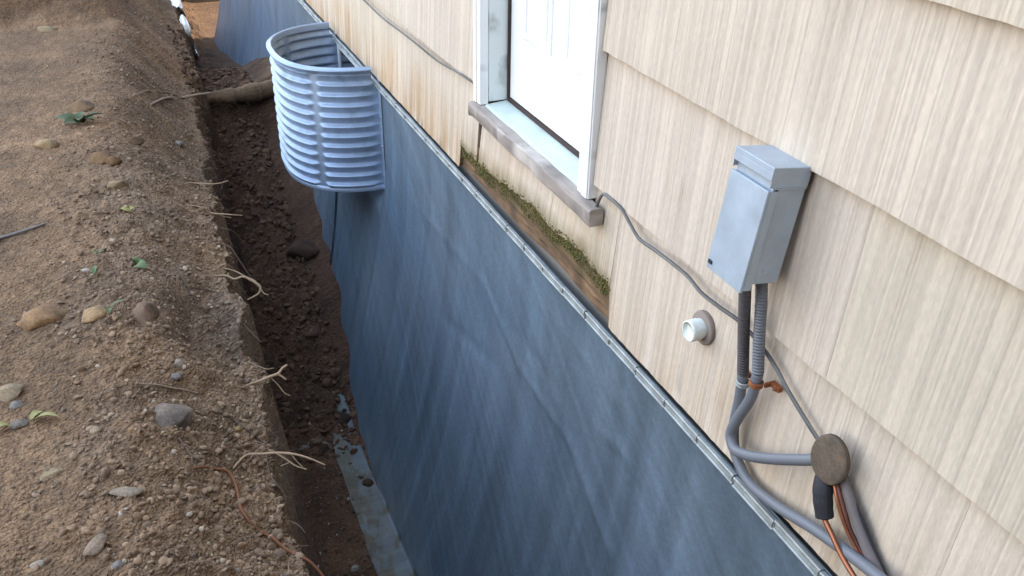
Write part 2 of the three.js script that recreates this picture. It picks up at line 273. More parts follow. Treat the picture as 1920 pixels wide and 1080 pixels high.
// ------------------------------------------------------------------ the house
const house = thing('house', 'beige shingled house wall with white side door above the trench', 'house', [0, 0, 0]);
const Z0 = 3.0;                                      // near end of the wall
const DL = -2.83, DR = -2.07;                        // door opening
{
  // body: foundation, framing behind the shingles, closed volume, roof
  mesh('foundation', mergeGeometries([box(0.03, 0.30, -3.75, -1.37, ZC + 0.02, Z0), box(0.30, 8, -2.2, -1.37, ZC + 0.02, ZC + 0.3), box(7.7, 8, -2.2, -1.37, ZC + 0.3, Z0), box(0.30, 7.7, -2.2, -1.37, Z0 - 0.3, Z0)]), M.concrete, house);
  mesh('wall', mergeGeometries([box(0.027, 0.2, -1.368, 2.2, ZC, DL - 0.005), box(0.027, 0.2, -1.368, -1.07, DL - 0.005, DR + 0.005), box(0.027, 0.2, 1.05, 2.2, DL - 0.005, DR + 0.005), box(0.027, 0.2, -1.368, 2.2, DR + 0.005, Z0),
    box(0.2, 8, -1.368, 2.2, ZC, ZC + 0.2), box(0.2, 8, -1.368, 2.2, Z0 - 0.2, Z0), box(7.8, 8, -1.368, 2.2, ZC + 0.2, Z0 - 0.2), box(0.2, 7.8, -1.36, -1.2, ZC + 0.2, Z0 - 0.2)]), M.sheath, house);
  const rs = new THREE.Shape([[-0.4, 2.2], [4, 4.6], [8.4, 2.2], [8.4, 2.0], [-0.4, 2.0]].map((p) => new THREE.Vector2(...p)));
  mesh('roof', new THREE.ExtrudeGeometry(rs, { depth: Z0 - ZC + 0.5, bevelEnabled: false }).translate(0, 0.02, ZC - 0.25), M.roof, house);

  // shingles, each its own wedge with a striated face
  const ys = [-1.39, -1.009, -0.641, -0.303, 0.045]; while (ys.length < 10) ys.push(ys[ys.length - 1] + 0.35);
  const seams = [[Z0, 2.4, 1.75, 1.12, 0.5, -0.11, -0.701, -1.073, -1.868, -2.27, -2.898, -3.206, -3.83, -4.42, -5.34, -5.93, -6.55, -7.17, -7.78, -8.4, -8.95, ZC],
    [Z0, 2.2, 1.6, 1.0, 0.4, -0.42, -1.04, -2.0], [Z0, 2.35, 1.75, 1.15, 0.55, -0.06, -0.672, -1.283, -2.0]];
  const hole = (z0, z1, y0, y1) => z1 > DL - 0.06 && z0 < DR + 0.07 && y1 > -1.06 && y0 < 1.10;
  const cut = (z) => { // broken, rotten lower edge of the bottom course under the door
    const e = smooth(-1.852, -1.872, z) * smooth(-3.085, -3.065, z); return e * (0.096 + 0.04 * smooth(-3.06, -2.2, z) + 0.018 * n3(z * 7, 1.1) + 0.010 * n3(z * 31, 4.1)); };
  function shingle(z0, z1, y0, y1, course) {
    const w = z1 - z0, n = Math.max(6, Math.round(w / (course ? 0.03 : 0.014))), pos = [], uv = [], col = [], idx = [], u0 = rnd(), v0 = rnd(), tone = rr(0.965, 1.025), warm = rr(-0.014, 0.014), ph = rr(0, 50), tilt = rr(-0.0004, 0.0004);
    const rows = [0, 0.02, 0.12, 0.4, 0.75, 1];
    for (let i = 0; i <= n; i++) {
      const z = lerp(z0, z1, i / n), yb = y0 + 0.003 * n3(z * 14, ph) + 0.0022 * n3(z * 70, ph) + (course === 0 ? cut(z) : 0), top = course === 0 && z > DL - 0.05 && z < DR + 0.06 ? -1.10 : y1 + 0.018;
      const put = (x, y, dark) => {
        pos.push(x, y, z); uv.push(z / 1.28 + u0, y / 0.64 + v0);
        let r = 0.80 * tone, g = (0.781 + warm * 0.3) * tone, b = (0.718 - warm) * tone;
        if (course === 0) { // splashed mud and algae near the ground, in streaks and blots
          const s = clamp(smooth(y0 + 0.34, y0 + 0.01, y + 0.22 * fbm(z * 4, y * 3, 4)) * (z < -2.6 ? 1 : 0.42) * clamp(0.62 + 1.7 * fbm(z * 26, y * 4, 3, 4.4)));
          r = lerp(r, 0.56, s * 0.85); g = lerp(g, 0.39, s * 0.85); b = lerp(b, 0.20, s * 0.85);
          const mo = clamp((fbm(z * 17, y * 12, 4, 9.1) - 0.20) * 5) * smooth(y0 + 0.16, y0, y); r = lerp(r, 0.16, mo * 0.6); g = lerp(g, 0.13, mo * 0.6); b = lerp(b, 0.08, mo * 0.6);
          const c = cut(z); if (c > 0.01) { const m = smooth(yb + 0.055, yb + 0.005, y + 0.03 * fbm(z * 30, y * 20, 3)); r = lerp(r, 0.26, m * 0.8); g = lerp(g, 0.23, m * 0.8); b = lerp(b, 0.12, m * 0.8); }
        } else { const s = clamp((fbm(z * 16, y * 2.2, 3, 2.2) - 0.16) * 1.6); r = lerp(r, 0.56, s * 0.35); g = lerp(g, 0.48, s * 0.35); b = lerp(b, 0.37, s * 0.35); }
        if (dark) { r *= 0.62; g *= 0.52; b *= 0.40; }                 // bare fibre at the cut edge
        col.push(r, g, b);
      };
      put(0.017, yb, true); put(0.0005, yb, true);
      for (const q of rows) put(lerp(0, 0.0205, q) + tilt * (1 - q), lerp(yb + 0.0006, top, q), false);
      put(0.0255, top, true);
    }
    const m = rows.length + 3;
    for (let i = 0; i < n; i++) for (let k = 0; k < m - 1; k++) { const a = i * m + k, b = a + m; idx.push(a, b, a + 1, a + 1, b, b + 1); }
    for (const [e, f] of [[0, 0], [n, 1]]) for (let k = 1; k < m - 2; k++) { const o = e * m; f ? idx.push(o, o + k, o + k + 1) : idx.push(o, o + k + 1, o + k); }
    let g = new THREE.BufferGeometry(); g.setAttribute('position', new THREE.Float32BufferAttribute(pos, 3)); g.setAttribute('uv', new THREE.Float32BufferAttribute(uv, 2)); g.setAttribute('color', new THREE.Float32BufferAttribute(col, 3)); g.setIndex(idx.reverse());
    g = g.toNonIndexed(); g.computeVertexNormals();
    mesh('shingle', g, M.shingle, house);
  }
  ys.forEach((y0, c) => {
    const y1 = ys[c + 1] ?? y0 + 0.35; if (y0 > 2.1) return;
    const list = (seams[c] ?? [Z0, Z0 - rr(0.2, 0.6)]).slice(); while (list[list.length - 1] > ZC + 0.65) list.push(list[list.length - 1] - (c ? 0.61 : rr(0.3, 0.62))); if (list[list.length - 1] > ZC) list.push(ZC);
    for (let i = 0; i + 1 < list.length; i++) {
      const b = list[i] - 0.0003, a = list[i + 1] + 0.0003;
      if (!hole(a, b, y0, y1)) { shingle(a, b, y0, y1, c); continue; }
      if (c === 0) { const cuts = [b, DR + 0.06, DL - 0.05, a].filter((v) => v <= b && v >= a); for (let k = 0; k + 1 < cuts.length; k++) if (cuts[k] - cuts[k + 1] > 0.03) shingle(cuts[k + 1] + 0.0006, cuts[k] - 0.0006, y0, y1, c); continue; }
      if (a < DL - 0.062) shingle(a, DL - 0.062, y0, y1, c);
      if (b > DR + 0.072) shingle(DR + 0.072, b, y0, y1, c);
    }
  });
  mesh('corner_board', box(0.001, 0.12, -1.39, 2.02, ZC - 0.03, ZC + 0.0), M.white, house);

  // rotten sill board laid bare by the missing shingle edge, with moss on it
  const bd = grid(180, 14, (u, v) => {
    const z = lerp(-3.12, -1.82, u), y = lerp(-1.385 + 0.014 * Math.max(0, n3(z * 4.2, 2.2)) + 0.012 * smooth(-2.5, -2.2, z) * smooth(-1.95, -2.2, z), -1.235, v);
    const m = clamp(smooth(0.25, 0.5, v + 0.5 * fbm(z * 7, y * 12, 3)) * (0.6 + 0.8 * n3(z * 11, y * 9))); const k = 0.8 + 0.5 * fbm(z * 3, y * 30, 3);
    return [0.0135 + 0.004 * n3(z * 14, y * 20) - 0.004 * v, y, z, z * 2, y * 2, lerp(1.0 * k, 0.6, m), lerp(0.95 * k, 0.75, m), lerp(0.85 * k, 0.42, m)];
  });
  mesh('sill_board', bd, M.rotWood, house, 'rotten brown sill board bared by the broken shingle edge');
  const tuft = new THREE.IcosahedronGeometry(1, 1), N = 5200, mi = new THREE.InstancedMesh(tuft, M.crumb, N), mt = new THREE.Matrix4(), q = new THREE.Quaternion(), cc = new THREE.Color();
  for (let i = 0; i < N; i++) {
    const z = rr(-3.07, -1.86), yTop = -1.39 + cut(z), y = yTop - Math.pow(rnd(), 1.3) * (0.05 + 0.03 * n3(z * 8, 7)) + 0.022 * (rnd() < 0.3 ? Math.pow(rnd(), 2) : 0), s = rr(0.0008, 0.0026) * (0.55 + 0.8 * clamp(0.5 + n3(z * 6, 3)));
    q.setFromEuler(new THREE.Euler(rr(0, 6), rr(0, 6), 0)); mt.compose(new THREE.Vector3(y > yTop ? -0.001 : rr(0.004, 0.013), y, z), q, new THREE.Vector3(s, s * rr(0.6, 1), s)); mi.setMatrixAt(i, mt);
    const g = rr(0.6, 1.3); mi.setColorAt(i, rnd() < 0.25 ? cc.setRGB(0.20 * g, 0.14 * g, 0.06 * g) : cc.setRGB(0.145 * g, 0.145 * g, 0.042 * g));
  }
  mi.name = 'moss'; mi.userData = { kind: 'stuff', label: 'green moss growing along the rotten sill board' }; mi.castShadow = mi.receiveShadow = true; house.add(mi);

  // door
  const door = new THREE.Group(); door.name = 'door'; house.add(door); door.userData = { label: 'white panelled side door set back in its frame' };
  const yB = -1.055;
  const cas = (za, zb) => boxUV(mergeGeometries([box(-0.012, 0.020, yB, 1.04, za, zb, 0.003), box(-0.016, -0.0115, yB + 0.001, 1.035, za + (za < -2.5 ? 0.004 : 0.03), zb - (za < -2.5 ? 0.03 : 0.004), 0.002)]), 1.3);
  mesh('casing', cas(DL - 0.058, DL + 0.0), M.white, door); mesh('casing', cas(DR, DR + 0.068), M.white, door);
  mesh('casing', box(-0.012, 0.02, 1.042, 1.10, DL - 0.058, DR + 0.068, 0.003), M.white, door);
  const jamb = (za, zb) => boxUV(box(0.021, 0.16, yB + 0.01, 1.04, za, zb, 0.002), 1.1);
  mesh('jamb', jamb(DL - 0.022, DL + 0.001), M.jamb, door); mesh('jamb', jamb(DR - 0.001, DR + 0.022), M.jamb, door);
  mesh('jamb', boxUV(box(0.021, 0.16, 1.041, 1.064, DL - 0.02, DR + 0.02), 1), M.jamb, door);
  mesh('weather_strip', mergeGeometries([box(0.088, 0.102, yB + 0.012, 1.03, DL + 0.002, DL + 0.012), box(0.088, 0.102, yB + 0.012, 1.03, DR - 0.012, DR - 0.002)]), M.rubber, door);
  mesh('slab', box(0.097, 0.14, -1.034, 1.028, DL + 0.010, DR - 0.010, 0.002), M.door, door);
  mesh('door_sweep', box(0.087, 0.105, -1.046, -1.0345, DL + 0.012, DR - 0.012), M.rubber, door);
  const panel = (za, zb, ya, yb2) => { // raised moulding ring and raised field, pressed in sheet steel
    const s = new THREE.Shape(); s.moveTo(za, ya); s.lineTo(zb, ya); s.lineTo(zb, yb2); s.lineTo(za, yb2); s.lineTo(za, ya);
    const hI = new THREE.Path(); const w = 0.022; hI.moveTo(za + w, ya + w); hI.lineTo(za + w, yb2 - w); hI.lineTo(zb - w, yb2 - w); hI.lineTo(zb - w, ya + w); hI.lineTo(za + w, ya + w); s.holes.push(hI);
    const f = new THREE.Shape(); const e = 0.036; f.moveTo(za + e, ya + e); f.lineTo(zb - e, ya + e); f.lineTo(zb - e, yb2 - e); f.lineTo(za + e, yb2 - e); f.lineTo(za + e, ya + e);
    const o = { depth: 0.001, bevelEnabled: true, bevelThickness: 0.004, bevelSize: 0.006, bevelSegments: 3, bevelOffset: -0.006 };
    const g = mergeGeometries([new THREE.ExtrudeGeometry(s, o), new THREE.ExtrudeGeometry(f, o)]);
    mesh('door_panel', g.applyMatrix4(new THREE.Matrix4().set(0, 0, -1, 0.0955, 0, 1, 0, 0, 1, 0, 0, 0, 0, 0, 0, 1)), M.door, door);
  };
  const zm = (DL + DR) / 2;
  for (const [ya, yb2] of [[-0.80, -0.24], [-0.10, 0.50], [0.62, 0.88]]) { panel(DL + 0.12, zm - 0.045, ya, yb2); panel(zm + 0.045, DR - 0.12, ya, yb2); }
  // threshold: pale painted board sloping outwards, weathered nosing before it
  const th = grid(60, 12, (u, v) => [lerp(0.094, 0.004, v), lerp(-1.0465, -1.0545, v) + (v > 0.98 ? -0.004 : 0), lerp(DL + 0.001, DR - 0.001, u), u * 0.9, v * 0.12]);
  mesh('threshold', mergeGeometries([th, boxUV(box(0.004, 0.16, -1.085, -1.0595, DL + 0.001, DR - 0.001)).toNonIndexed()].map((g) => { g = g.index ? g.toNonIndexed() : g; return g; })), M.sill, door);
  const ns = grid(150, 28, (u, v) => {               // rounded, worn plank (closed section swept along z)
    const z = lerp(-2.885, -1.945, u), a = v * Math.PI * 2, sx = Math.sign(Math.cos(a)) * Math.pow(Math.abs(Math.cos(a)), 0.35), sy = Math.sign(Math.sin(a)) * Math.pow(Math.abs(Math.sin(a)), 0.35);
    const wob = 0.0025 * n3(z * 8, sy * 2, sx) - (sy < 0 ? 0.006 * Math.max(0, n3(z * 5, 7.7)) * -1 : 0);
    return [-0.014 + sx * 0.0215 + wob, -1.083 + sy * 0.0265 + wob, z, z * 1.2, v * 0.16 * 1.2];
  });
  const nl = mesh('nosing', ns, M.greyWood, door, 'weathered grey wooden nosing under the door'); nl.castShadow = true;
  const endCap = (z) => { const s = new THREE.Shape(); for (let k = 0; k < 28; k++) { const a = k / 28 * Math.PI * 2, sx = Math.sign(Math.cos(a)) * Math.pow(Math.abs(Math.cos(a)), 0.35), sy = Math.sign(Math.sin(a)) * Math.pow(Math.abs(Math.sin(a)), 0.35); const X = -0.014 + sx * 0.0213, Y = -1.083 + sy * 0.0262; k ? s.lineTo(X, Y) : s.moveTo(X, Y); } return new THREE.ExtrudeGeometry(s, { depth: 0.002, bevelEnabled: false }).translate(0, 0, z); };
  mesh('nosing_end', mergeGeometries([endCap(-2.886), endCap(-1.9462)]), M.greyWood, door);
}

// ------------------------------------------------------------------ waterproofing membrane with its moulding
const wrinkles = [ // ridges pulled across the sheet: from, to, height, half width
  [onX(868, 540, -0.10), onX(905, 700, -0.16), 0.010, 0.022], [onX(905, 700, -0.16), onX(965, 860, -0.22), 0.010, 0.02], [onX(965, 860, -0.22), onX(1025, 1075, -0.25), 0.012, 0.026],
  [onX(760, 380, -0.05), onX(868, 540, -0.10), 0.006, 0.03], [onX(790, 600, -0.14), onX(850, 700, -0.2), -0.008, 0.03], [onX(1010, 830, -0.2), onX(1060, 880, -0.2), 0.008, 0.02], [onX(1070, 860, -0.17), onX(1085, 930, -0.19), 0.009, 0.02],
  [onX(900, 620, -0.13), onX(960, 760, -0.18), -0.007, 0.035], [onX(1000, 600, -0.07), onX(1100, 800, -0.13), 0.004, 0.03], [onX(735, 330, -0.02), onX(740, 560, -0.1), 0.014, 0.035]];
function memX(y, z) {
  const t = clamp((-1.42 - y) / 1.88); let x = -0.33 * Math.pow(t, 2) * lerp(1, 1.42, smooth(-6.0, -7.6, z));
  const f = smooth(-6.4, -5.9, z) * smooth(-4.0, -4.35, z);
  x += f * t * 0.010 * Math.sin(z * 17 + 1.5 * n3(y * 1.1, 3.3) + 2 * n3(z * 2, 1.1));
  x += t * (0.016 * n3(z * 1.3, y * 0.8, 5.5) + 0.004 * n3(z * 5 + y * 1.8, y * 1.1, 2.5) + 0.0025 * n3(z * 11 - y * 3, y * 2.2, 9.5));
  x = lerp(x, 0.012, smooth(-5.5, -5.35, z) * smooth(-4.15, -4.26, z) * smooth(-2.10, -1.99, y));
  const far = smooth(-7.0, -7.6, z); x += far * t * 0.014 * Math.sin(z * 6 + 0.5);
  for (const [a, b, h, w] of wrinkles) {
    const az = a.z, ay = a.y, bz = b.z - az, by = b.y - ay, k = clamp(((z - az) * bz + (y - ay) * by) / (bz * bz + by * by)), dz = z - az - bz * k, dy = y - ay - by * k, d2 = (dz * dz + dy * dy) / (w * w);
    if (d2 < 6) x -= 0.65 * h * Math.exp(-d2 * 1.3) * (0.4 + 0.6 * Math.sin(Math.PI * clamp(k, 0.1, 0.9)));
  }
  return x;
}
{
  const mem = thing('waterproofing_membrane', 'blue-grey plastic waterproofing sheet draped down the foundation into the trench', 'waterproof sheet', [0, 0, 0]);
  const zs = []; for (let z = 2.9; z > -0.6; z -= 0.08) zs.push(z); for (let z = -0.6; z > ZC - 0.01; z -= 0.016 + 0.001 * -z) zs.push(z); zs.push(ZC - 0.01);
  const nv = 150, nu = zs.length - 1;
  const g = grid(nu, nv, (u, v, i) => {
    const z = zs[i]; let y, x; const yEnd = -3.30;
    if (v < 0.86) { y = lerp(-1.402, yEnd, v / 0.86); x = memX(y, z); }
    else { const q = (v - 0.86) / 0.14, xe = memX(yEnd, z), w = (0.15 + 0.05 * n3(z * 2.6, 4.4) + 0.010 * n3(z * 9, 1.4)) * smooth(-4.4, -3.9, z); x = xe - w * q; y = yEnd - 0.012 * Math.sin(q * 1.5) + 0.006 * n3(z * 4, q * 3) + 0.010; y = Math.max(y, H(x, z, false) + 0.008 + 0.005 * n3(z * 6, x * 6)); }
    // dust and dried mud that splashed on the foot of the sheet
    const du = smooth(-3.02, -3.28, y + 0.12 * fbm(z * 4, y * 3, 3)) * smooth(-4.9, -4.2, z) * clamp(0.75 + 1.2 * fbm(z * 9, y * 9 + x * 9, 4)), mud = clamp((fbm(z * 13, x * 13 + y * 4, 4, 1.7) - 0.10) * 5) * smooth(-3.24, -3.29, y);
    const fl = v > 0.86 ? 1 : 0; let c = [lerp(1, 1.45, du * (1 - 0.5 * fl)), lerp(1, 1.32, du * (1 - 0.5 * fl)), lerp(1, 1.15, du * (1 - 0.5 * fl))]; const md = clamp(mud + fl * 1.3 * smooth(0.90, 0.97, v + 0.06 * fbm(z * 12, x * 30, 3)) * clamp(0.5 + 2 * fbm(z * 16, x * 16, 3)) + fl * 0.55); c = [lerp(c[0], 0.72, md), lerp(c[1], 0.46, md), lerp(c[2], 0.22, md)];
    const foot = smooth(-6.6, -7.0, z) ; c = c.map((k, n) => k * lerp(1, [1.15, 1.15, 1.2][n], foot));
    return [x, y, z, z / 4, y / 2.6, ...c];
  });
  mesh('sheet', g, M.membrane, mem);
  { // overlap of two lengths of sheet below the window well
    const a = onX(624, 352, -0.10), b = onX(627, 500, -0.16), g2 = grid(4, 60, (u, v) => { const y = lerp(-1.9, -3.0, v), z = lerp(a.z, b.z, clamp((y - a.y) / (b.y - a.y))) * 1.0 - 0.028 + 0.028 * u; return [memX(y, z) - 0.010 * Math.pow(u, 3) - 0.003, y, z, z / 4, y / 2.6, 1.05, 1.05, 1.05]; });
    mesh('sheet_overlap', g2, M.membrane, mem, 'vertical overlapping edge of the sheet under the window well');
  }
  // end of the sheet turned round the corner
  mesh('corner_wrap', grid(20, 60, (u, v) => { const y = lerp(-1.402, -3.2, v); return [lerp(memX(y, ZC - 0.01), 0.5, u), y, ZC - 0.01 - 0.02 * Math.sin(u * 3.14), u * 0.2, y / 2.6, 1, 1, 1]; }), M.membrane, mem);
  // clip moulding: short snap-on lengths, each with two ribs and a clip
  const len = 0.15, rib = (y, x, r, l) => new THREE.CylinderGeometry(r, r, l, 8).rotateX(Math.PI / 2).translate(x, y, 0);
  const seg = mergeGeometries([box(-0.0085, -0.002, -0.014, 0.014, -len / 2 + 0.001, len / 2 - 0.001), rib(0.0105, -0.0095, 0.0042, len - 0.002), rib(-0.0115, -0.0100, 0.0036, len - 0.002), box(-0.0125, -0.0085, -0.014, 0.0065, len / 2 - 0.016, len / 2 - 0.004, 0.0015)].map((q) => { const k = q.index ? q.toNonIndexed() : q; k.deleteAttribute('uv'); return k; }));
  boxUV(seg, 3); const sg = boxUV(seg, 3);
  for (let z = Z0 - 0.1; z > ZC; z -= len) { const m = mesh('moulding_length', sg, M.mould, mem); m.position.set(rr(-0.0012, 0.0012), -1.418 + rr(-0.0022, 0.0022) + 0.004 * n3(z * 1.1, 3.2), z); m.rotation.x = rr(-0.010, 0.010); }
}

// ------------------------------------------------------------------ corrugated window well
{
  const zc = (-4.22 - 0.455) * 1.015, rz = 0.452, rx = 0.432, yT = -1.347, yB = -1.990;
  const w = thing('window_well', 'galvanized corrugated steel window well curving out from the foundation', 'window well', [0.015, yB, zc]);
  const crimp = (a) => { let k = 1; for (const c of [0.72, Math.PI - 0.72]) k = Math.min(k, smooth(0.018, 0.12, Math.abs(a - c))); return k * smooth(0.0, 0.10, a) * smooth(Math.PI, Math.PI - 0.10, a); };
  const ribs = 12, h = yT - yB;
  const prof = (t) => { const p = (t * ribs) % 1; return clamp(p / 0.58) * (1 - clamp((p - 0.64) / 0.2)); };      // slow slope above, quick undercut below
  const P = (a, y, off) => { const s = Math.sin(a), c = Math.cos(a), e = 0.82, f = (q) => Math.sign(q) * Math.pow(Math.abs(q), e); return [-(rx + off) * f(s) - 0.004, y, (rz + off) * f(c)]; };
  const shell = grid(120, ribs * 18, (u, v) => {
    const a0 = smooth(-1.41, -1.395, yB + h * (1 - v)) * 0.05, a = clamp(u * Math.PI, a0, Math.PI - a0), t = v, k = (t > 0.03 && t < 0.985) ? 1 : 0, o = 0.018 * prof(1 - t) * crimp(a) * k;
    return [...P(a, h * (1 - t) , -0.006 + o), u * 1.4, t * 0.65];
  });
  mesh('corrugated_shell', shell, M.galv, w);
  // rolled rim: a raised bead, a flat lip and a rounded outer edge
  const rs = [[-0.006, -0.024], [0.003, -0.021], [0.005, -0.008], [0.017, -0.005], [0.021, 0.000], [0.021, 0.004], [0.017, 0.007], [0.010, 0.005], [0.006, 0.010], [0.001, 0.015], [-0.005, 0.014], [-0.008, 0.008], [-0.008, -0.02]];
  mesh('rim', grid(96, rs.length - 1, (u, v, i, j) => { const [o, y] = rs[j]; return [...P(lerp(0.05, Math.PI - 0.05, u), h + y, o), u, v]; }), M.galv, w);
  mesh('bottom_band', grid(96, 3, (u, v, i, j) => { const [o, y] = [[-0.003, 0.004], [0.003, 0.022], [0.004, -0.004], [-0.004, -0.005]][j]; return [...P(u * Math.PI, y, o), u, v]; }), M.galv, w);
  for (const s of [1, -1]) {
    const f = mesh('flange', boxUV(box(-0.0085, -0.0055, -0.004, -1.40 - yB, s > 0 ? rz - 0.012 : -rz - 0.035, s > 0 ? rz + 0.035 : -rz + 0.012, 0.001), 2), M.galv, w);
    for (let k = 0; k < 4; k++) mesh('bolt', new THREE.CylinderGeometry(0.007, 0.008, 0.006, 6).rotateZ(Math.PI / 2).translate(-0.0105, 0.08 + k * 0.16, s * (rz + 0.014)), M.galv, f);
  }
  // window behind the siding, seen inside the well
  const bw = new THREE.Group(); bw.name = 'basement_window'; house.add(bw);
  mesh('frame', mergeGeometries([box(-0.001, 0.026, -1.90, -1.86, zc - 0.4, zc + 0.4), box(-0.001, 0.026, -1.46, -1.425, zc - 0.4, zc + 0.4), box(-0.001, 0.026, -1.86, -1.46, zc - 0.4, zc - 0.36), box(-0.001, 0.026, -1.86, -1.46, zc + 0.36, zc + 0.4)]), M.white, bw);
  mesh('pane', box(0.006, 0.010, -1.86, -1.46, zc - 0.36, zc + 0.36), std({ color: 0x20262b, roughness: 0.08 }), bw);
}

// ------------------------------------------------------------------ electrical things on the wall
{
  const b = thing('disconnect_box', 'grey metal electrical disconnect box hung on the beige shingles', 'electrical box', [0.006, -0.637, -1.247]); b.rotation.z = -0.125; b.rotation.x = 0.0;
  const W = 0.057, Hh = 0.240, D = 0.084;
  const bg = (g) => boxUV(g, 4);
  mesh('body', bg(box(-D + 0.010, 0.0, -Hh, -0.0405, -W + 0.001, W - 0.001, 0.002)), M.boxCover, b);
  mesh('hood', bg(mergeGeometries([box(-D - 0.004, 0.0, -0.012, 0, -W - 0.0015, W + 0.0015, 0.002), box(-D - 0.004, -D - 0.001, -0.026, -0.011, -W - 0.0015, W + 0.0015, 0.001), box(-D - 0.002, 0.0, -0.0395, -0.011, W - 0.0005, W + 0.0013, 0.0006), box(-D - 0.002, 0.0, -0.0395, -0.011, -W - 0.0013, -W + 0.0005, 0.0006)])), M.boxCover, b);
  mesh('seam_bead', bg(box(-D + 0.010, -0.001, -0.0425, -0.0398, W - 0.002, W + 0.0022, 0.0008)), M.boxCover, b);
  mesh('front_recess', bg(box(-D + 0.008, -D + 0.020, -0.060, -0.012, -W + 0.001, W - 0.001)), M.boxCover, b);
  const cv = mesh('front_cover', bg(mergeGeometries([box(-D - 0.003, -D + 0.0035, -Hh - 0.016, -0.046, -W - 0.001, W + 0.001, 0.0018), box(-D + 0.0036, -D + 0.022, -Hh - 0.012, -0.0465, W - 0.0014, W + 0.0008, 0.0006)])), M.boxCover, b);
  mesh('hasp', bg(box(-D - 0.006, -D - 0.0032, -Hh - 0.004, -Hh + 0.004, -W + 0.004, -W + 0.016, 0.001)), M.black, cv);
  const ko = new THREE.TorusGeometry(0.0145, 0.0009, 6, 28).translate(-D * 0.42, -Hh + 0.036, W - 0.0012); mesh('knockout', mergeGeometries([ko, new THREE.TorusGeometry(0.0085, 0.0009, 6, 24).translate(-D * 0.42, -Hh + 0.036, W - 0.0012)]), M.boxCover, b);
  for (const [x] of [[-0.066], [-0.032]]) mesh('connector', new THREE.CylinderGeometry(0.0135, 0.0135, 0.02, 20).translate(x, -Hh - 0.008, 0.012), M.boxBody, b);
}
{
  const V = (l) => l.map(([px, py, x]) => onX(px, py, x));
  // dark corrugated conduit runs down, behind the other, and away to the lower right
  const c1 = V([[1398, 515, -0.085], [1396, 570, -0.062], [1394, 640, -0.036], [1393, 700, -0.022], [1386, 750, -0.018], [1376, 800, -0.018], [1379, 850, -0.020], [1402, 900, -0.024], [1452, 945, -0.027], [1530, 994, -0.03], [1605, 1048, -0.033], [1690, 1120, -0.04], [1800, 1240, -0.06]]);
  const conA = thing('conduit', 'dark flexible conduit from the box looping down to the lower right', 'conduit', [0, 0, 0]);
  mesh('smooth_run', sweep(c1.slice(3), [0.0118], 16, 120), M.conduit, conA); mesh('ribbed_run', sweep(c1.slice(0, 4), [0.0118], 16, 260, (i, l) => 1 + 0.07 * Math.sign(Math.sin(l * 900))), M.conduitDark, conA);
  const c2 = V([[1428, 510, -0.040], [1427, 570, -0.034], [1423, 640, -0.030], [1421, 700, -0.030], [1408, 745, -0.033], [1383, 785, -0.036], [1370, 815, -0.038], [1376, 840, -0.042], [1400, 853, -0.044], [1445, 860, -0.040], [1495, 862, -0.034], [1535, 862, -0.026]]);
  const conB = thing('conduit', 'grey flexible conduit from the box curving back into the round brown plate', 'conduit', [0, 0, 0]);
  mesh('smooth_run', sweep(c2.slice(3), [0.0118], 16, 120), M.conduit, conB); mesh('ribbed_run', sweep(c2.slice(0, 4), [0.0118], 16, 260, (i, l) => 1 + 0.06 * Math.sign(Math.sin(l * 900))), M.conduit, conB);
  const mu = onX(1376, 843, -0.042);
  // straps
  const ring = (p, r, rt, hgt) => new THREE.TorusGeometry(r, rt, 8, 28).scale(1, 1, hgt).rotateX(Math.PI / 2).translate(p.x, p.y, p.z);
  const p1 = onX(1393, 716, -0.021), p2 = onX(1418, 717, -0.0315);
  const s1 = thing('pipe_strap', 'grey metal strap around the dark conduit', 'strap', [0, 0, 0]); mesh('band', mergeGeometries([ring(p1, 0.0132, 0.0018, 2.2), ring(p1.clone().add(new THREE.Vector3(0, -0.007, 0)), 0.0132, 0.0014, 1.6)]), M.mould, s1); mesh('tab', box(-0.004, 0.008, p1.y - 0.006, p1.y + 0.006, p1.z - 0.032, p1.z - 0.012, 0.001), M.rust, s1);
  const s2 = thing('pipe_strap', 'rusty strap with a screw tab around the grey conduit', 'strap', [0, 0, 0]); mesh('band', mergeGeometries([ring(p2, 0.0134, 0.0022, 2.0), ring(p2.clone().add(new THREE.Vector3(0, -0.006, 0)), 0.0134, 0.0018, 1.6)]), M.rust, s2); mesh('tab', mergeGeometries([box(-0.006, 0.006, p2.y - 0.008, p2.y + 0.004, p2.z + 0.010, p2.z + 0.040, 0.002), box(-0.020, 0.0, p2.y - 0.008, p2.y + 0.004, p2.z + 0.010, p2.z + 0.016, 0.002)]), M.rust, s2);
  mesh('screw', new THREE.SphereGeometry(0.0055, 12, 8).translate(-0.007, p2.y - 0.002, p2.z + 0.030), M.rust, s2);

  // round brown cover with the hole for lines
  const pc = onX(1555, 862, -0.030), pl = thing('cover_plate', 'round dirty brown cover over the wall hole where lines enter', 'cover plate', [pc.x, pc.y, pc.z]);
  const dg = new THREE.CylinderGeometry(0.053, 0.055, 0.014, 48, 1); const dp = dg.attributes.position;
  mesh('disc', boxUV(new THREE.LatheGeometry([[0, 0.012], [0.03, 0.0122], [0.045, 0.011], [0.051, 0.008], [0.053, 0.003], [0.0525, -0.012], [0, -0.012]].map((p) => new THREE.Vector2(...p)), 48).rotateZ(Math.PI / 2).scale(0.6, 0.98, 0.80), 7), M.putty, pl);
  pl.rotation.y = 0.10; pl.rotation.z = -0.08;

  // black sleeve with bright copper line, dull copper line, black cable, grey strip
  const sl = thing('insulation_sleeve', 'short black foam sleeve hanging below the round brown plate', 'pipe insulation', [0, 0, 0]);
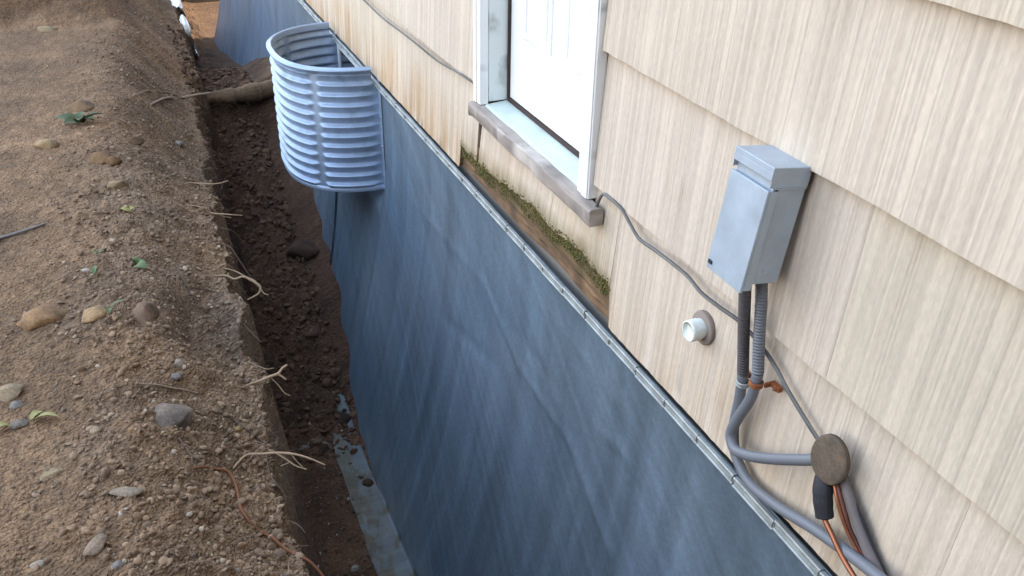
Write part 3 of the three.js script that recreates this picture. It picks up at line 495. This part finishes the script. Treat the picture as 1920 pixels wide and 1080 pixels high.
  mesh('sleeve', sweep(V([[1546, 888, -0.02], [1543, 915, -0.032], [1543, 940, -0.036], [1546, 968, -0.036]]), [0.0165, 0.019, 0.0185, 0.0175], 18, 40, (i, l) => 1 + 0.05 * n3(l * 90, 3)), M.black, sl);
  solo('copper_pipe', sweep(V([[1541, 940, -0.040], [1546, 972, -0.042], [1560, 1003, -0.044], [1577, 1040, -0.046], [1604, 1085, -0.048], [1650, 1150, -0.05]]), [0.0052], 12, 60), M.copper, 'bright copper pipe coming out of the black foam sleeve', 'pipe');
  solo('copper_pipe', sweep(V([[1566, 893, -0.014], [1573, 925, -0.022], [1583, 960, -0.022], [1596, 1000, -0.018], [1617, 1040, -0.014], [1655, 1100, -0.014]]), [0.0056], 12, 60), M.copperDull, 'dull brown copper pipe to the right of the black sleeve', 'pipe');
  solo('copper_pipe', sweep(V([[1562, 893, -0.02], [1568, 930, -0.03], [1577, 965, -0.03], [1590, 1000, -0.026], [1612, 1040, -0.02], [1650, 1100, -0.02]]), [0.0035], 10, 60), M.copper, 'thin copper line running beside the dull brown pipe', 'pipe');
  solo('shadow_band_tube', sweep(V([[1580, 890, -0.006], [1592, 930, -0.012], [1606, 975, -0.012], [1627, 1030, -0.012], [1665, 1110, -0.012]]), [0.009, 0.010, 0.011, 0.012], 14, 60), M.shadeTube, 'grey tube added where a bluish shadow band lies right of the copper pipes', 'shadeTube');  // grey tube added in place of the shadow band on the shingles
  solo('cable', sweep(V([[1584, 900, -0.006], [1600, 935, -0.008], [1618, 975, -0.008], [1640, 1030, -0.006], [1672, 1100, -0.006]]), [0.0028], 10, 60), M.black, 'thin black cable running down from the plate furthest right', 'cable');

  // white drain stub and its escutcheon
  const pv = onX(1312, 616, -0.002), pt = thing('pvc_pipe', 'white threaded plastic pipe stub sticking out of the shingles', 'pipe', [pv.x + 0.008, pv.y, pv.z]);
  const tub = new THREE.LatheGeometry([[0.0190, -0.01], [0.0245, -0.01], [0.0245, 0.012], ...[0, 1, 2, 3, 4].flatMap((k) => [[0.0262, 0.014 + k * 0.005], [0.0246, 0.0165 + k * 0.005]]), [0.0245, 0.040], [0.0190, 0.040], [0.0190, -0.01]].map((p) => new THREE.Vector2(...p)), 40).rotateZ(Math.PI / 2);
  mesh('stub', tub, M.pvc, pt); mesh('plug', new THREE.CylinderGeometry(0.0189, 0.0189, 0.004, 32).rotateZ(Math.PI / 2).translate(-0.030, 0, 0), M.pvc, pt);
  mesh('escutcheon', new THREE.LatheGeometry([[0.025, 0.005], [0.038, 0.0045], [0.041, 0.002], [0.041, -0.012], [0.025, -0.012]].map((p) => new THREE.Vector2(...p)), 40).rotateZ(Math.PI / 2), M.escut, pt);

  // cables stapled along the shingle edges
  const wig = (l, r) => sweep(V(l), r, 8, l.length * 8);
  solo('cable', wig([[610, -70, -0.007], [640, -40, -0.007], [678, -4, -0.007], [720, 36, -0.008], [752, 60, -0.008], [785, 86, -0.008], [820, 114, -0.008], [850, 131, -0.007], [880, 150, -0.006], [889, 156, 0.004]], [0.0042]), M.cable, 'thin grey cable under the shingle edge left of the door', 'cable');
  solo('cable', wig([[1102, 412, 0.004], [1108, 411, -0.006], [1116, 398, -0.006], [1122, 378, -0.006], [1131, 364, -0.006], [1146, 374, -0.005], [1166, 393, -0.006], [1182, 421, -0.006], [1197, 446, -0.007], [1228, 469, -0.007], [1262, 495, -0.007], [1290, 519, -0.008], [1315, 549, -0.008], [1348, 575, -0.007], [1390, 606, -0.007], [1432, 655, -0.006], [1455, 690, -0.006], [1475, 728, -0.006], [1500, 770, -0.006], [1530, 818, -0.006], [1540, 832, -0.004]], [0.0046]), M.cable, 'grey cable sagging from the door nosing to the round plate', 'cable');
}

// ------------------------------------------------------------------ stones, clods, roots, leaves
function lump(s, flat, ang, det = 3) {               // stone: noise lump cut by a few planes
  let g = mergeVertices(new THREE.IcosahedronGeometry(1, det).deleteAttribute('uv').deleteAttribute('normal'), 1e-4); const p = g.attributes.position, pl = [];
  if (det > 2) ang += 3; for (let k = 0; k < ang; k++) pl.push([new THREE.Vector3(rr(-1, 1), rr(-1, 1), rr(-1, 1)).normalize(), rr(0.55, 0.8)]);
  const v = new THREE.Vector3(), o = rr(0, 90);
  for (let i = 0; i < p.count; i++) {
    v.fromBufferAttribute(p, i); v.multiplyScalar(1 + 0.25 * n3(v.x * 1.3 + o, v.y * 1.3, v.z * 1.3) + (det < 2 ? 0.22 : 0.10) * n3(v.x * 3.3 + o, v.y * 3.3, v.z * 3.3));
    for (const [n, d] of pl) { const q = v.dot(n) - d; if (q > 0) v.addScaledVector(n, -q * 0.94); } p.setXYZ(i, v.x * s, v.y * s * flat, v.z * s);
  }
  g.computeVertexNormals(); const uv = new Float32Array(p.count * 2); for (let i = 0; i < p.count; i++) { uv[2 * i] = p.getX(i) * 4 + p.getY(i) * 2; uv[2 * i + 1] = p.getZ(i) * 4 + p.getY(i) * 3; } g.setAttribute('uv', new THREE.BufferAttribute(uv, 2)); return g;
}
const stoneMats = {}; const stoneMat = (c) => stoneMats[c] ??= Object.assign(M.stone.clone(), { color: new THREE.Color(c).multiplyScalar(0.78) });
function stone(name, label, px, py, wpx, flat, ang, colour, sx = 1, turn = 0, cat = 'stone') {
  const p = onSoil(px, py), s = wpx / 2 / FPX * p.t, g = lump(s, flat, ang); g.scale(sx, 1, 1 / sx);
  const m = solo(name, g, stoneMat(colour), label, cat); m.position.copy(p); m.position.y += s * flat * (name === 'stone' ? -0.05 : -0.15); m.rotation.y = turn; return m;
}
stone('stone', 'angular tan rock lying on the bare soil at the left edge', 82, 600, 74, 0.62, 7, 0xc29a70, 1.1, 0.3);
stone('stone', 'smooth oval tan pebble beside the small green leaf', 174, 592, 46, 0.6, 0, 0xd0ad80, 1.2, 0.5);
stone('stone', 'pale round stone below the dark leafy weed', 87, 273, 36, 0.65, 2, 0xc8aa80, 1.05, 0);
stone('stone', 'small pale stone near the spoil heap at the top', 88, 56, 24, 0.6, 2, 0xc0aa88, 1.3, 0);
stone('soil_clod', 'brown soil clod just above the dark leafy weed', 152, 202, 46, 0.6, 1, 0x9a7a56, 1.1, 0, 'clod');
stone('soil_clod', 'large yellowish soil clod below the dark leafy weed', 190, 298, 44, 0.7, 2, 0x9a7853, 1, 0.4, 'clod');
stone('soil_clod', 'small reddish soil clod right of the yellowish clod', 214, 303, 26, 0.8, 2, 0x85633f, 1, 0, 'clod');
stone('soil_clod', 'dark brown soil clod on the upper slope of the bank', 246, 266, 34, 0.6, 2, 0x7f6041, 1.2, 0.4, 'clod');
stone('stone', 'pale tan stone on the bank near the straight twig root', 218, 346, 28, 0.6, 2, 0xb09875, 1.2, 0.2);
stone('stone', 'thin pale flake on the bank face in the upper middle', 333, 268, 17, 0.5, 2, 0xb3aba0, 1, 0);
stone('concrete_chunk', 'grey concrete lump with a white top in the hollow of the bank', 268, 588, 62, 0.8, 5, 0xa88c74, 0.85, 0.3, 'concrete');
stone('concrete_slab', 'flat grey slab of concrete half buried in the crumbly bank', 308, 783, 96, 0.35, 5, 0x9c8c7e, 1.25, -0.75, 'concrete');
stone('stone', 'small round tan pebble left of the grey slab', 180, 808, 20, 0.8, 0, 0xbfa98a, 1, 0);
stone('stone', 'small round orange pebble nearest the grey slab', 250, 806, 18, 0.85, 0, 0xa98762, 1, 0);
stone('stone', 'small yellow pebble on the lip right of the grey slab', 447, 804, 15, 0.8, 0, 0xa88a56, 1, 0);
stone('stone', 'flat white flake below the grey slab', 231, 960, 17, 0.5, 1, 0xe0ddd6, 1.2, 0.5);
stone('stone', 'pale flat stone at the lower left of the bank', 180, 1025, 44, 0.45, 3, 0xb09a84, 1.4, 0.9);
stone('stone', 'round grey stone at the bottom of the bank', 222, 1060, 22, 0.8, 1, 0x9a9590, 1, 0);
stone('stone', 'pale pebble at the bottom edge of the bank', 70, 1060, 20, 0.6, 1, 0xc4b9a8, 1.2, 0.3);
stone('stone', 'long pale sliver of stone in the lower bank', 236, 922, 36, 0.35, 2, 0xb0a08c, 1.6, -0.4);
stone('stone', 'pale tan stone on the trodden soil below the pale leaves', 97, 888, 30, 0.5, 3, 0xbaa382, 1.2, 0.5);
stone('stone', 'grey-white stone among the rubble at the left edge', 16, 738, 46, 0.6, 3, 0xc0aa8a, 1.2, 0.1);
stone('stone', 'small grey stone under the rubble at the left edge', 33, 760, 22, 0.7, 2, 0xa5a09a, 1.1, 0.1);
stone('stone', 'dull grey stone lying between the two pale leaves', 36, 795, 28, 0.5, 2, 0x948a7e, 1, 0.1);
stone('stone', 'pale grey stone above the grey slab on the slope', 334, 682, 22, 0.7, 2, 0xb7a998, 1.1, 0);
stone('stone', 'grey stone on the slope left of the forked root', 330, 706, 22, 0.7, 2, 0x97908a, 1.1, 0);
stone('stone', 'white pebble above the angular tan rock', 160, 508, 14, 0.7, 0, 0xd8d0c2, 1.3, 0.2);
stone('soil_clod', 'big dark clod on the trench floor beside the blue sheet', 572, 472, 62, 0.8, 2, 0x5b402c, 1.1, 0, 'clod');
stone('soil_clod', 'round dark clod at the end of the rubble in the trench', 640, 786, 40, 0.75, 1, 0x4a3426, 1, 0, 'clod');
stone('soil_clod', 'larger brown clod lying on the foot of the blue sheet', 690, 906, 22, 0.8, 1, 0x5d4530, 1, 0, 'clod');
stone('soil_clod', 'smaller brown clod on the foot of the blue sheet', 676, 897, 15, 0.8, 1, 0x5d4530, 1, 0, 'clod');
stone('stone', 'tan stone on the trench floor near the end of the rubble', 596, 828, 24, 0.6, 2, 0x8c7658, 1.2, 0.2);
stone('stone', 'pale upright stone on the trench floor beside the rubble', 610, 834, 18, 0.9, 2, 0x9b9184, 0.8, 0.2);
stone('stone', 'flat grey stone at the foot of the rubble in the trench', 570, 838, 18, 0.4, 1, 0x988f85, 1.3, 0.2);
stone('stone', 'white pebble on the trench floor at the bottom of the photo', 665, 1066, 16, 0.7, 1, 0xbfb9ab, 1.1, 0.2);
stone('stone', 'reddish elongated stone on the dark rubble in the trench', 588, 622, 30, 0.5, 1, 0x7c5648, 1.6, 0.9);

// roots: [px, py, h] with h = 0 on the soil, else hanging at the distance of the last soil point plus h
function rootPath(l, t = 2) { return l.map(([px, py, h]) => { if (h === 0) { const p = onSoil(px, py, 0.007); t = p.t; return p; } return atDist(px, py, t + h); }); }
function root(label, mat, main, r, twigs = []) {
  const o = thing('root', label, 'root'), t0 = onSoil(main[0][0], main[0][1]).t, mg = main.filter((q) => q[2] === 0).pop(), t1 = onSoil(mg[0], mg[1]).t; r = r.map((k) => k * 0.58); const  rf = (i, l) => 1 + 0.22 * n3(l * 60, 1.3) + 0.12 * n3(l * 190, 4.3);
  mesh('stem', sweep(rootPath(main), r, 7, main.length * 9, rf), mat, o);
  for (const [l, q] of twigs) mesh('twig', sweep(rootPath(l, t1), q.map((k) => k * 0.6), 6, l.length * 7, rf), mat, o);
}
root('thick grey root running along the bank toward the dirty pipe', M.root, [[284, 198, 0], [312, 186, 0], [345, 185, 0], [368, 178, -0.02], [395, 174, -0.02]], [0.010, 0.015, 0.014, 0.010], [[[[250, 182, 0], [280, 172, 0], [315, 176, 0], [342, 184, 0]], [0.005, 0.006]]]);
root('straight tan root sticking out below the grey root', M.rootPale, [[338, 350, 0], [362, 346, 0], [385, 345, -0.02], [410, 344, -0.03], [428, 339, -0.03]], [0.004, 0.007, 0.006, 0.004]);
root('thin grey forked root flat on the upper bank face', M.root, [[300, 335, 0], [330, 329, 0], [355, 323, 0], [382, 322, 0]], [0.003, 0.005, 0.003], [[[[305, 313, 0], [330, 306, 0], [360, 314, 0], [380, 322, 0]], [0.003, 0.004]]]);
root('pale root with a straight tip above the bent roots', M.rootPale, [[350, 388, 0], [372, 390, 0], [395, 399, -0.02], [425, 402, -0.04], [455, 404, -0.05]], [0.004, 0.007, 0.006, 0.003], [[[[408, 401, -0.03], [420, 406, -0.03], [434, 408, -0.03]], [0.003, 0.002]]]);
root('thin dark root bent sharply down over the trench', M.rootDark, [[390, 457, 0], [412, 459, 0], [432, 464, -0.02], [447, 485, -0.02], [462, 508, -0.02], [478, 530, -0.02], [490, 547, -0.02]], [0.004, 0.005, 0.005, 0.003]);
root('pale gnarled root ending in a forked hook over the trench', M.rootPale, [[402, 520, 0], [425, 520, 0], [440, 523, -0.02], [455, 519, -0.03], [470, 525, -0.03], [488, 538, -0.04], [486, 549, -0.04], [476, 556, -0.04], [464, 562, -0.04]], [0.004, 0.007, 0.008, 0.007, 0.004], [[[[489, 541, -0.04], [495, 550, -0.04], [504, 553, -0.04]], [0.005, 0.003]], [[[421, 506, 0], [440, 508, -0.01], [460, 518, -0.03], [480, 527, -0.03]], [0.004, 0.004]]]);
root('dark root hanging in the hollow of the bank', M.rootDark, [[331, 500, 0], [342, 522, 0], [352, 540, 0], [362, 556, 0], [370, 572, 0]], [0.006, 0.006, 0.004], [[[[352, 541, 0], [375, 544, 0], [398, 548, 0], [418, 555, 0]], [0.004, 0.003]]]);
root('thin straight dark root on the lip below the hollow', M.rootDark, [[425, 590, 0], [446, 601, 0], [462, 614, -0.02], [478, 630, -0.02], [491, 643, -0.02]], [0.004, 0.006, 0.003]);
root('pale forked root like antlers at the middle of the lip', M.rootPale, [[455, 730, 0], [474, 722, 0], [490, 713, -0.02], [506, 706, -0.03], [522, 700, -0.03], [530, 690, -0.03], [539, 684, -0.03]], [0.005, 0.007, 0.008, 0.005], [[[[521, 701, -0.03], [529, 706, -0.03], [537, 712, -0.03]], [0.006, 0.004]], [[[466, 682, 0], [484, 686, -0.01], [500, 692, -0.03], [514, 690, -0.03]], [0.003, 0.002]], [[[506, 706, -0.03], [522, 722, -0.02], [533, 736, -0.02], [544, 742, -0.02]], [0.003, 0.002]]]);
root('long pale root spreading twigs over the trench', M.rootPale, [[438, 882, 0], [450, 868, 0], [466, 856, 0], [490, 851, -0.01], [520, 849, -0.02], [555, 852, -0.03], [585, 861, -0.04], [610, 872, -0.04]], [0.004, 0.006, 0.006, 0.003], [[[[520, 850, -0.02], [538, 862, -0.02], [556, 874, -0.02], [575, 880, -0.02]], [0.005, 0.003]], [[[546, 852, -0.02], [556, 864, -0.02], [568, 876, -0.02]], [0.003, 0.002]], [[[526, 874, -0.02], [545, 866, -0.02]], [0.002, 0.002]]]);
root('long orange-brown root winding down the lower bank', M.rootOrange, [[355, 884, 0], [380, 879, 0], [405, 883, 0], [427, 887, 0], [440, 905, 0], [447, 930, 0], [453, 958, 0], [468, 980, 0], [490, 1000, 0], [512, 1012, 0], [535, 1032, 0], [556, 1040, -0.02], [580, 1052, -0.03], [598, 1070, -0.03], [620, 1100, -0.03]], [0.004, 0.007, 0.007, 0.007, 0.0075, 0.006, 0.005]);
root('grey root lying across the bank above the grey slab', M.root, [[256, 722, 0], [290, 724, 0], [325, 731, 0], [350, 735, 0], [372, 741, 0]], [0.003, 0.005, 0.003]);
root('thin root slanting down the lip right of the slab', M.rootDark, [[412, 775, 0], [436, 788, 0], [460, 805, 0], [485, 825, 0], [505, 838, 0]], [0.003, 0.004, 0.003]);
root('thin grey rootlet hanging below the slab', M.rootDark, [[336, 824, 0], [350, 843, 0], [363, 860, 0], [378, 868, 0]], [0.004, 0.004, 0.003]);
root('fine rootlets trailing down the lip at the bottom', M.rootDark, [[500, 855, 0], [506, 890, 0], [520, 915, 0], [533, 945, 0], [540, 975, 0]], [0.003, 0.004, 0.003], [[[[515, 905, 0], [532, 925, -0.01], [536, 950, -0.01]], [0.003, 0.002]]]);
{ // fine root hairs along the cut edge
  const gs = []; for (let k = 0; k < 150; k++) { const z = -1.5 - 4.6 * Math.pow(rnd(), 1.3), L = lip(z) + rr(-0.10, 0.03), p = new THREE.Vector3(L, H(L, z) - 0.004, z), l = rr(0.02, 0.11), pts = [p], d = new THREE.Vector3(rr(0.1, 1), rr(-0.5, 0.25), rr(-0.8, 0.8)).normalize(); for (let i = 1; i < 5; i++) { d.add(new THREE.Vector3(rr(-0.4, 0.5), rr(-0.6, 0.2), rr(-0.5, 0.5))).normalize(); pts.push(pts[i - 1].clone().addScaledVector(d, l / 4)); } gs.push(sweep(pts, [0.0014, 0.0011, 0.0006], 5, 10)); }
  const m = solo('root_hairs', mergeGeometries(gs), M.root, 'fine root hairs hanging out along the cut edge of the bank', 'roots'); m.userData = { kind: 'stuff', label: m.userData.label };
}
{ // straight stick on the trodden soil
  const p = [[-30, 466], [0, 450], [30, 441], [60, 431], [86, 422]].map(([x, y]) => onSoil(x, y, 0.006));
  solo('stick', sweep(p, [0.006, 0.006, 0.004], 7, 24), std({ color: 0x6f6a66, roughness: 0.8 }), 'thin straight grey stick lying on the soil at the left edge', 'stick');
}
{ // dirt-crusted pipe across the trench behind the well
  const a = onSoil(372, 184), y = -2.15, P = (px, py) => { const d = sight(px, py); return CAM.clone().addScaledVector(d, y / d.y); };
  const pts = [P(352, 188), P(385, 184), P(420, 181), P(460, 176), P(500, 168), P(540, 160), P(585, 150)];
  solo('buried_pipe', sweep(pts, [0.03, 0.036, 0.052, 0.066, 0.072, 0.072], 20, 90, (i, l) => 1 + 0.26 * n3(l * 11, 3) + 0.18 * n3(l * 38, 7)), stoneMat(0x9c8062), 'dirt-crusted grey pipe crossing the trench behind the window well', 'pipe');
}
{ // white strip added for the sunlit streak past the lip at the far end
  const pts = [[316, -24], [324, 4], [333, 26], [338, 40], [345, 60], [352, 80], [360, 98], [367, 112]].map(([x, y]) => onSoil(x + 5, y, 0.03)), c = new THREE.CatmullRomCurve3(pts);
  solo('sun_streak_strip', grid(90, 8, (u, v) => { const p = c.getPoint(u), k = (v - 0.5) * lerp(0.075, 0.03, u) * (1 + 0.7 * n3(u * 14, 3)); return [p.x + k, p.y + 0.02 * n3(u * 30, v * 3) + 0.03 * Math.sin(v * 3.14), p.z, u, v]; }), std({ color: 0xf2f2ec, roughness: 0.6, side: THREE.DoubleSide }), 'narrow white strip added for the sunlit streak along the far end of the bank lip', 'added strip');
}
{ // unseen dark blocker added behind the viewpoint: keeps the sky off everything facing it
  const sh = thing('light_blocker', 'dark plank light blocker added behind the viewpoint, out of view', 'light_blocker', [-3.1, -1.62, 1.8]), bm = std({ color: 0x4a3f36, roughness: 0.9 });
  for (let k = 0; k < 24; k++) mesh('plank', box(-2.6 + k * 0.216, -2.6 + k * 0.216 + 0.208, 0, 5.6 + rr(-0.01, 0.01), -0.012 + rr(-0.004, 0.004), 0.012), bm, sh);
  mesh('wall', mergeGeometries([box(-2.6, 2.58, 0, 5.58, 0.03, 0.08), box(-2.6, -2.5, 0, 5.58, 0.08, 2.6), box(2.48, 2.58, 0, 5.58, 0.08, 2.6), box(-2.6, 2.58, 0, 5.58, 2.6, 2.7)]), bm, sh);
  mesh('roof', box(-2.8, 2.78, 5.61, 5.69, -0.25, 2.95), M.roof, sh);
}
// leaves
function leafGeo(l, w, bend, fold) { return grid(10, 4, (u, v) => { const s = (v - 0.5) * 2, ww = w * Math.pow(Math.sin(Math.PI * Math.pow(u, 0.8)), 0.8); return [u * l, bend * u * (1 - u) * 4 * l * 0.25 + Math.abs(s) * ww * fold, s * ww * (1 + 0.08 * Math.sin(u * 40)), u, v]; }); }
function weed(label, mat, px, py, spec, cat = 'weed', group) {
  const p = onSoil(px, py), o = thing('weed', label, cat, [p.x, p.y + 0.004, p.z], group), u = p.t / FPX;
  for (const [ang, len, wid, up] of spec) { const m = mesh('leaf', leafGeo(len * u, wid * u, rr(0.4, 1.2), rr(0.15, 0.4)), mat, o); m.rotation.set(rr(-0.4, 0.4), ang, up, 'YXZ'); m.position.set(rr(-4, 4) * u, rr(0, 3) * u, rr(-5, 5) * u); }
}
weed('dark green weed with crumpled leaves on the upper bank', M.leafDark, 155, 232, [[0.1, 36, 11, 0.2], [0.9, 26, 10, 0.4], [2.8, 40, 11, 0.15], [3.6, 30, 10, 0.3], [-0.7, 30, 10, 0.3], [4.6, 22, 8, 0.5], [1.8, 22, 8, 0.3], [5.6, 24, 8, 0.2]]);
weed('bright green leaf drooping beside the concrete lump', M.leaf, 258, 502, [[-0.9, 34, 10, 0.2], [2.4, 26, 7, 0.4], [1.6, 24, 6, 0.3], [-0.2, 20, 7, 0.3]]);
weed('small green leaf pair beside the oval tan pebble', M.leaf, 205, 584, [[0.1, 34, 5, 0.25], [-1.8, 20, 6, 0.2]]);
weed('tiny green sprout above the oval tan pebble', M.leaf, 180, 520, [[1.2, 22, 5, 0.3], [0.7, 12, 4, 0.5]]);
weed('tiny green sprout with a curled leaf on the crumbly slope', M.leaf, 186, 478, [[0.2, 18, 4, 0.4], [3.0, 14, 4, 0.4]]);
weed('pale green fragment of leaf high on the crumbly slope', M.leafPale, 245, 399, [[2.6, 18, 6, 0.3], [0.2, 10, 5, 0.3]]);
weed('long pale green fallen leaf near the left edge', M.leafPale, 60, 793, [[-0.15, 44, 9, 0.05], [0.5, 24, 6, 0.2]], 'leaf');
weed('pale green fallen leaf at the very left edge', M.leafPale, 24, 806, [[3.5, 30, 9, 0.05]], 'leaf');

// loose crumbs and gravel: uncountable
{
  const geos = [lump(1, 0.8, 2, 1), lump(1, 0.75, 3, 1), lump(1, 0.7, 1, 1)], mt = new THREE.Matrix4(), q = new THREE.Quaternion(), c = new THREE.Color(), sc = new THREE.Vector3();
  function scatter(name, label, n, place, colour) {
    const per = Math.floor(n / 3), im = geos.map((g) => new THREE.InstancedMesh(g, M.crumb, per));
    im.forEach((m, k) => { for (let i = 0; i < per; i++) {
      const [x, z, s] = place(); q.setFromEuler(new THREE.Euler(rr(0, 6.28), rr(0, 6.28), rr(0, 6.28))); sc.set(s * rr(0.8, 1.25), s * rr(0.7, 1), s * rr(0.8, 1.2));
      mt.compose(new THREE.Vector3(x, H(x, z) + s * 0.25, z), q, sc); m.setMatrixAt(i, mt); m.setColorAt(i, colour(c, x, z)); }
      m.name = numbered(name); m.userData = { kind: 'stuff', label }; m.castShadow = m.receiveShadow = true; scene.add(m); });
  }
  const zr = () => -1.3 * Math.pow(6.2, rnd());       // denser near, as seen
  scatter('soil_crumbs', 'loose crumbs of soil along the crumbly edge of the bank', 9000, () => { for (;;) { const z = zr(), L = lip(z), x = L - Math.pow(rnd(), 1.15) * 0.62 + 0.01; if (rnd() < zone(x, z, L) + 0.03) return [x, z, 0.0022 + 0.0085 * Math.pow(rnd(), 4)]; } },
    (c, x, z) => { const k = rr(0.65, 1.3), g = clamp(0.4 + n3(x * 2.2, z * 1.9, 6.1)); return c.setRGB(0.225 * k, lerp(0.144, 0.165, g) * k, lerp(0.084, 0.112, g) * k); });
  scatter('soil_clods', 'bigger lumps of soil on the crumbly edge of the bank', 150, () => { for (;;) { const z = zr(), L = lip(z), x = L - Math.pow(rnd(), 1.1) * 0.6; if (rnd() < zone(x, z, L)) return [x, z, 0.006 + 0.009 * Math.pow(rnd(), 3)]; } }, (c) => { const k = rr(0.7, 1.15); return c.setRGB(0.165 * k, 0.106 * k, 0.064 * k); });
  scatter('gravel', 'scattered pale pebbles and grit on the bank', 1500, () => { const z = zr(), L = lip(z), x = L - rnd() * rnd() * 1.25 - 0.02; return [x, z, 0.0020 + 0.0065 * Math.pow(rnd(), 5)]; }, (c) => { const k = rr(0.5, 1.15); return c.setRGB(0.36 * k, 0.28 * k, 0.20 * k); });
  scatter('bank_grit', 'fine dry grit on the trodden soil of the bank', 9000, () => { const z = zr(), x = lip(z) - rr(0.1, 1.3); return [x, z, 0.0016 + 0.003 * rnd() * rnd()]; }, (c) => { const k = rr(0.6, 1.4); return c.setRGB(0.225 * k, 0.144 * k, 0.084 * k); });
  scatter('trench_rubble', 'dark rubble of soil heaped in the trench', 4500, () => { const z = rr(-7.6, -3.75), x = -0.30 - 0.5 * rnd(); return [x, z, 0.004 + 0.020 * Math.pow(rnd(), 4.5)]; }, (c) => { const k = rr(0.6, 1.25); return c.setRGB(0.102 * k, 0.056 * k, 0.031 * k); });
  scatter('trench_grit', 'small stones and crumbs strewn on the trench floor', 1500, () => { const z = rr(-4.0, -1.8), x = rr(-0.85, -0.40); return [x, z, 0.0025 + 0.010 * Math.pow(rnd(), 5)]; }, (c) => { const k = rr(0.6, 1.4); return rnd() < 0.15 ? c.setRGB(0.3 * k, 0.27 * k, 0.22 * k) : c.setRGB(0.10 * k, 0.07 * k, 0.045 * k); });
}
renderer.render(scene, camera);
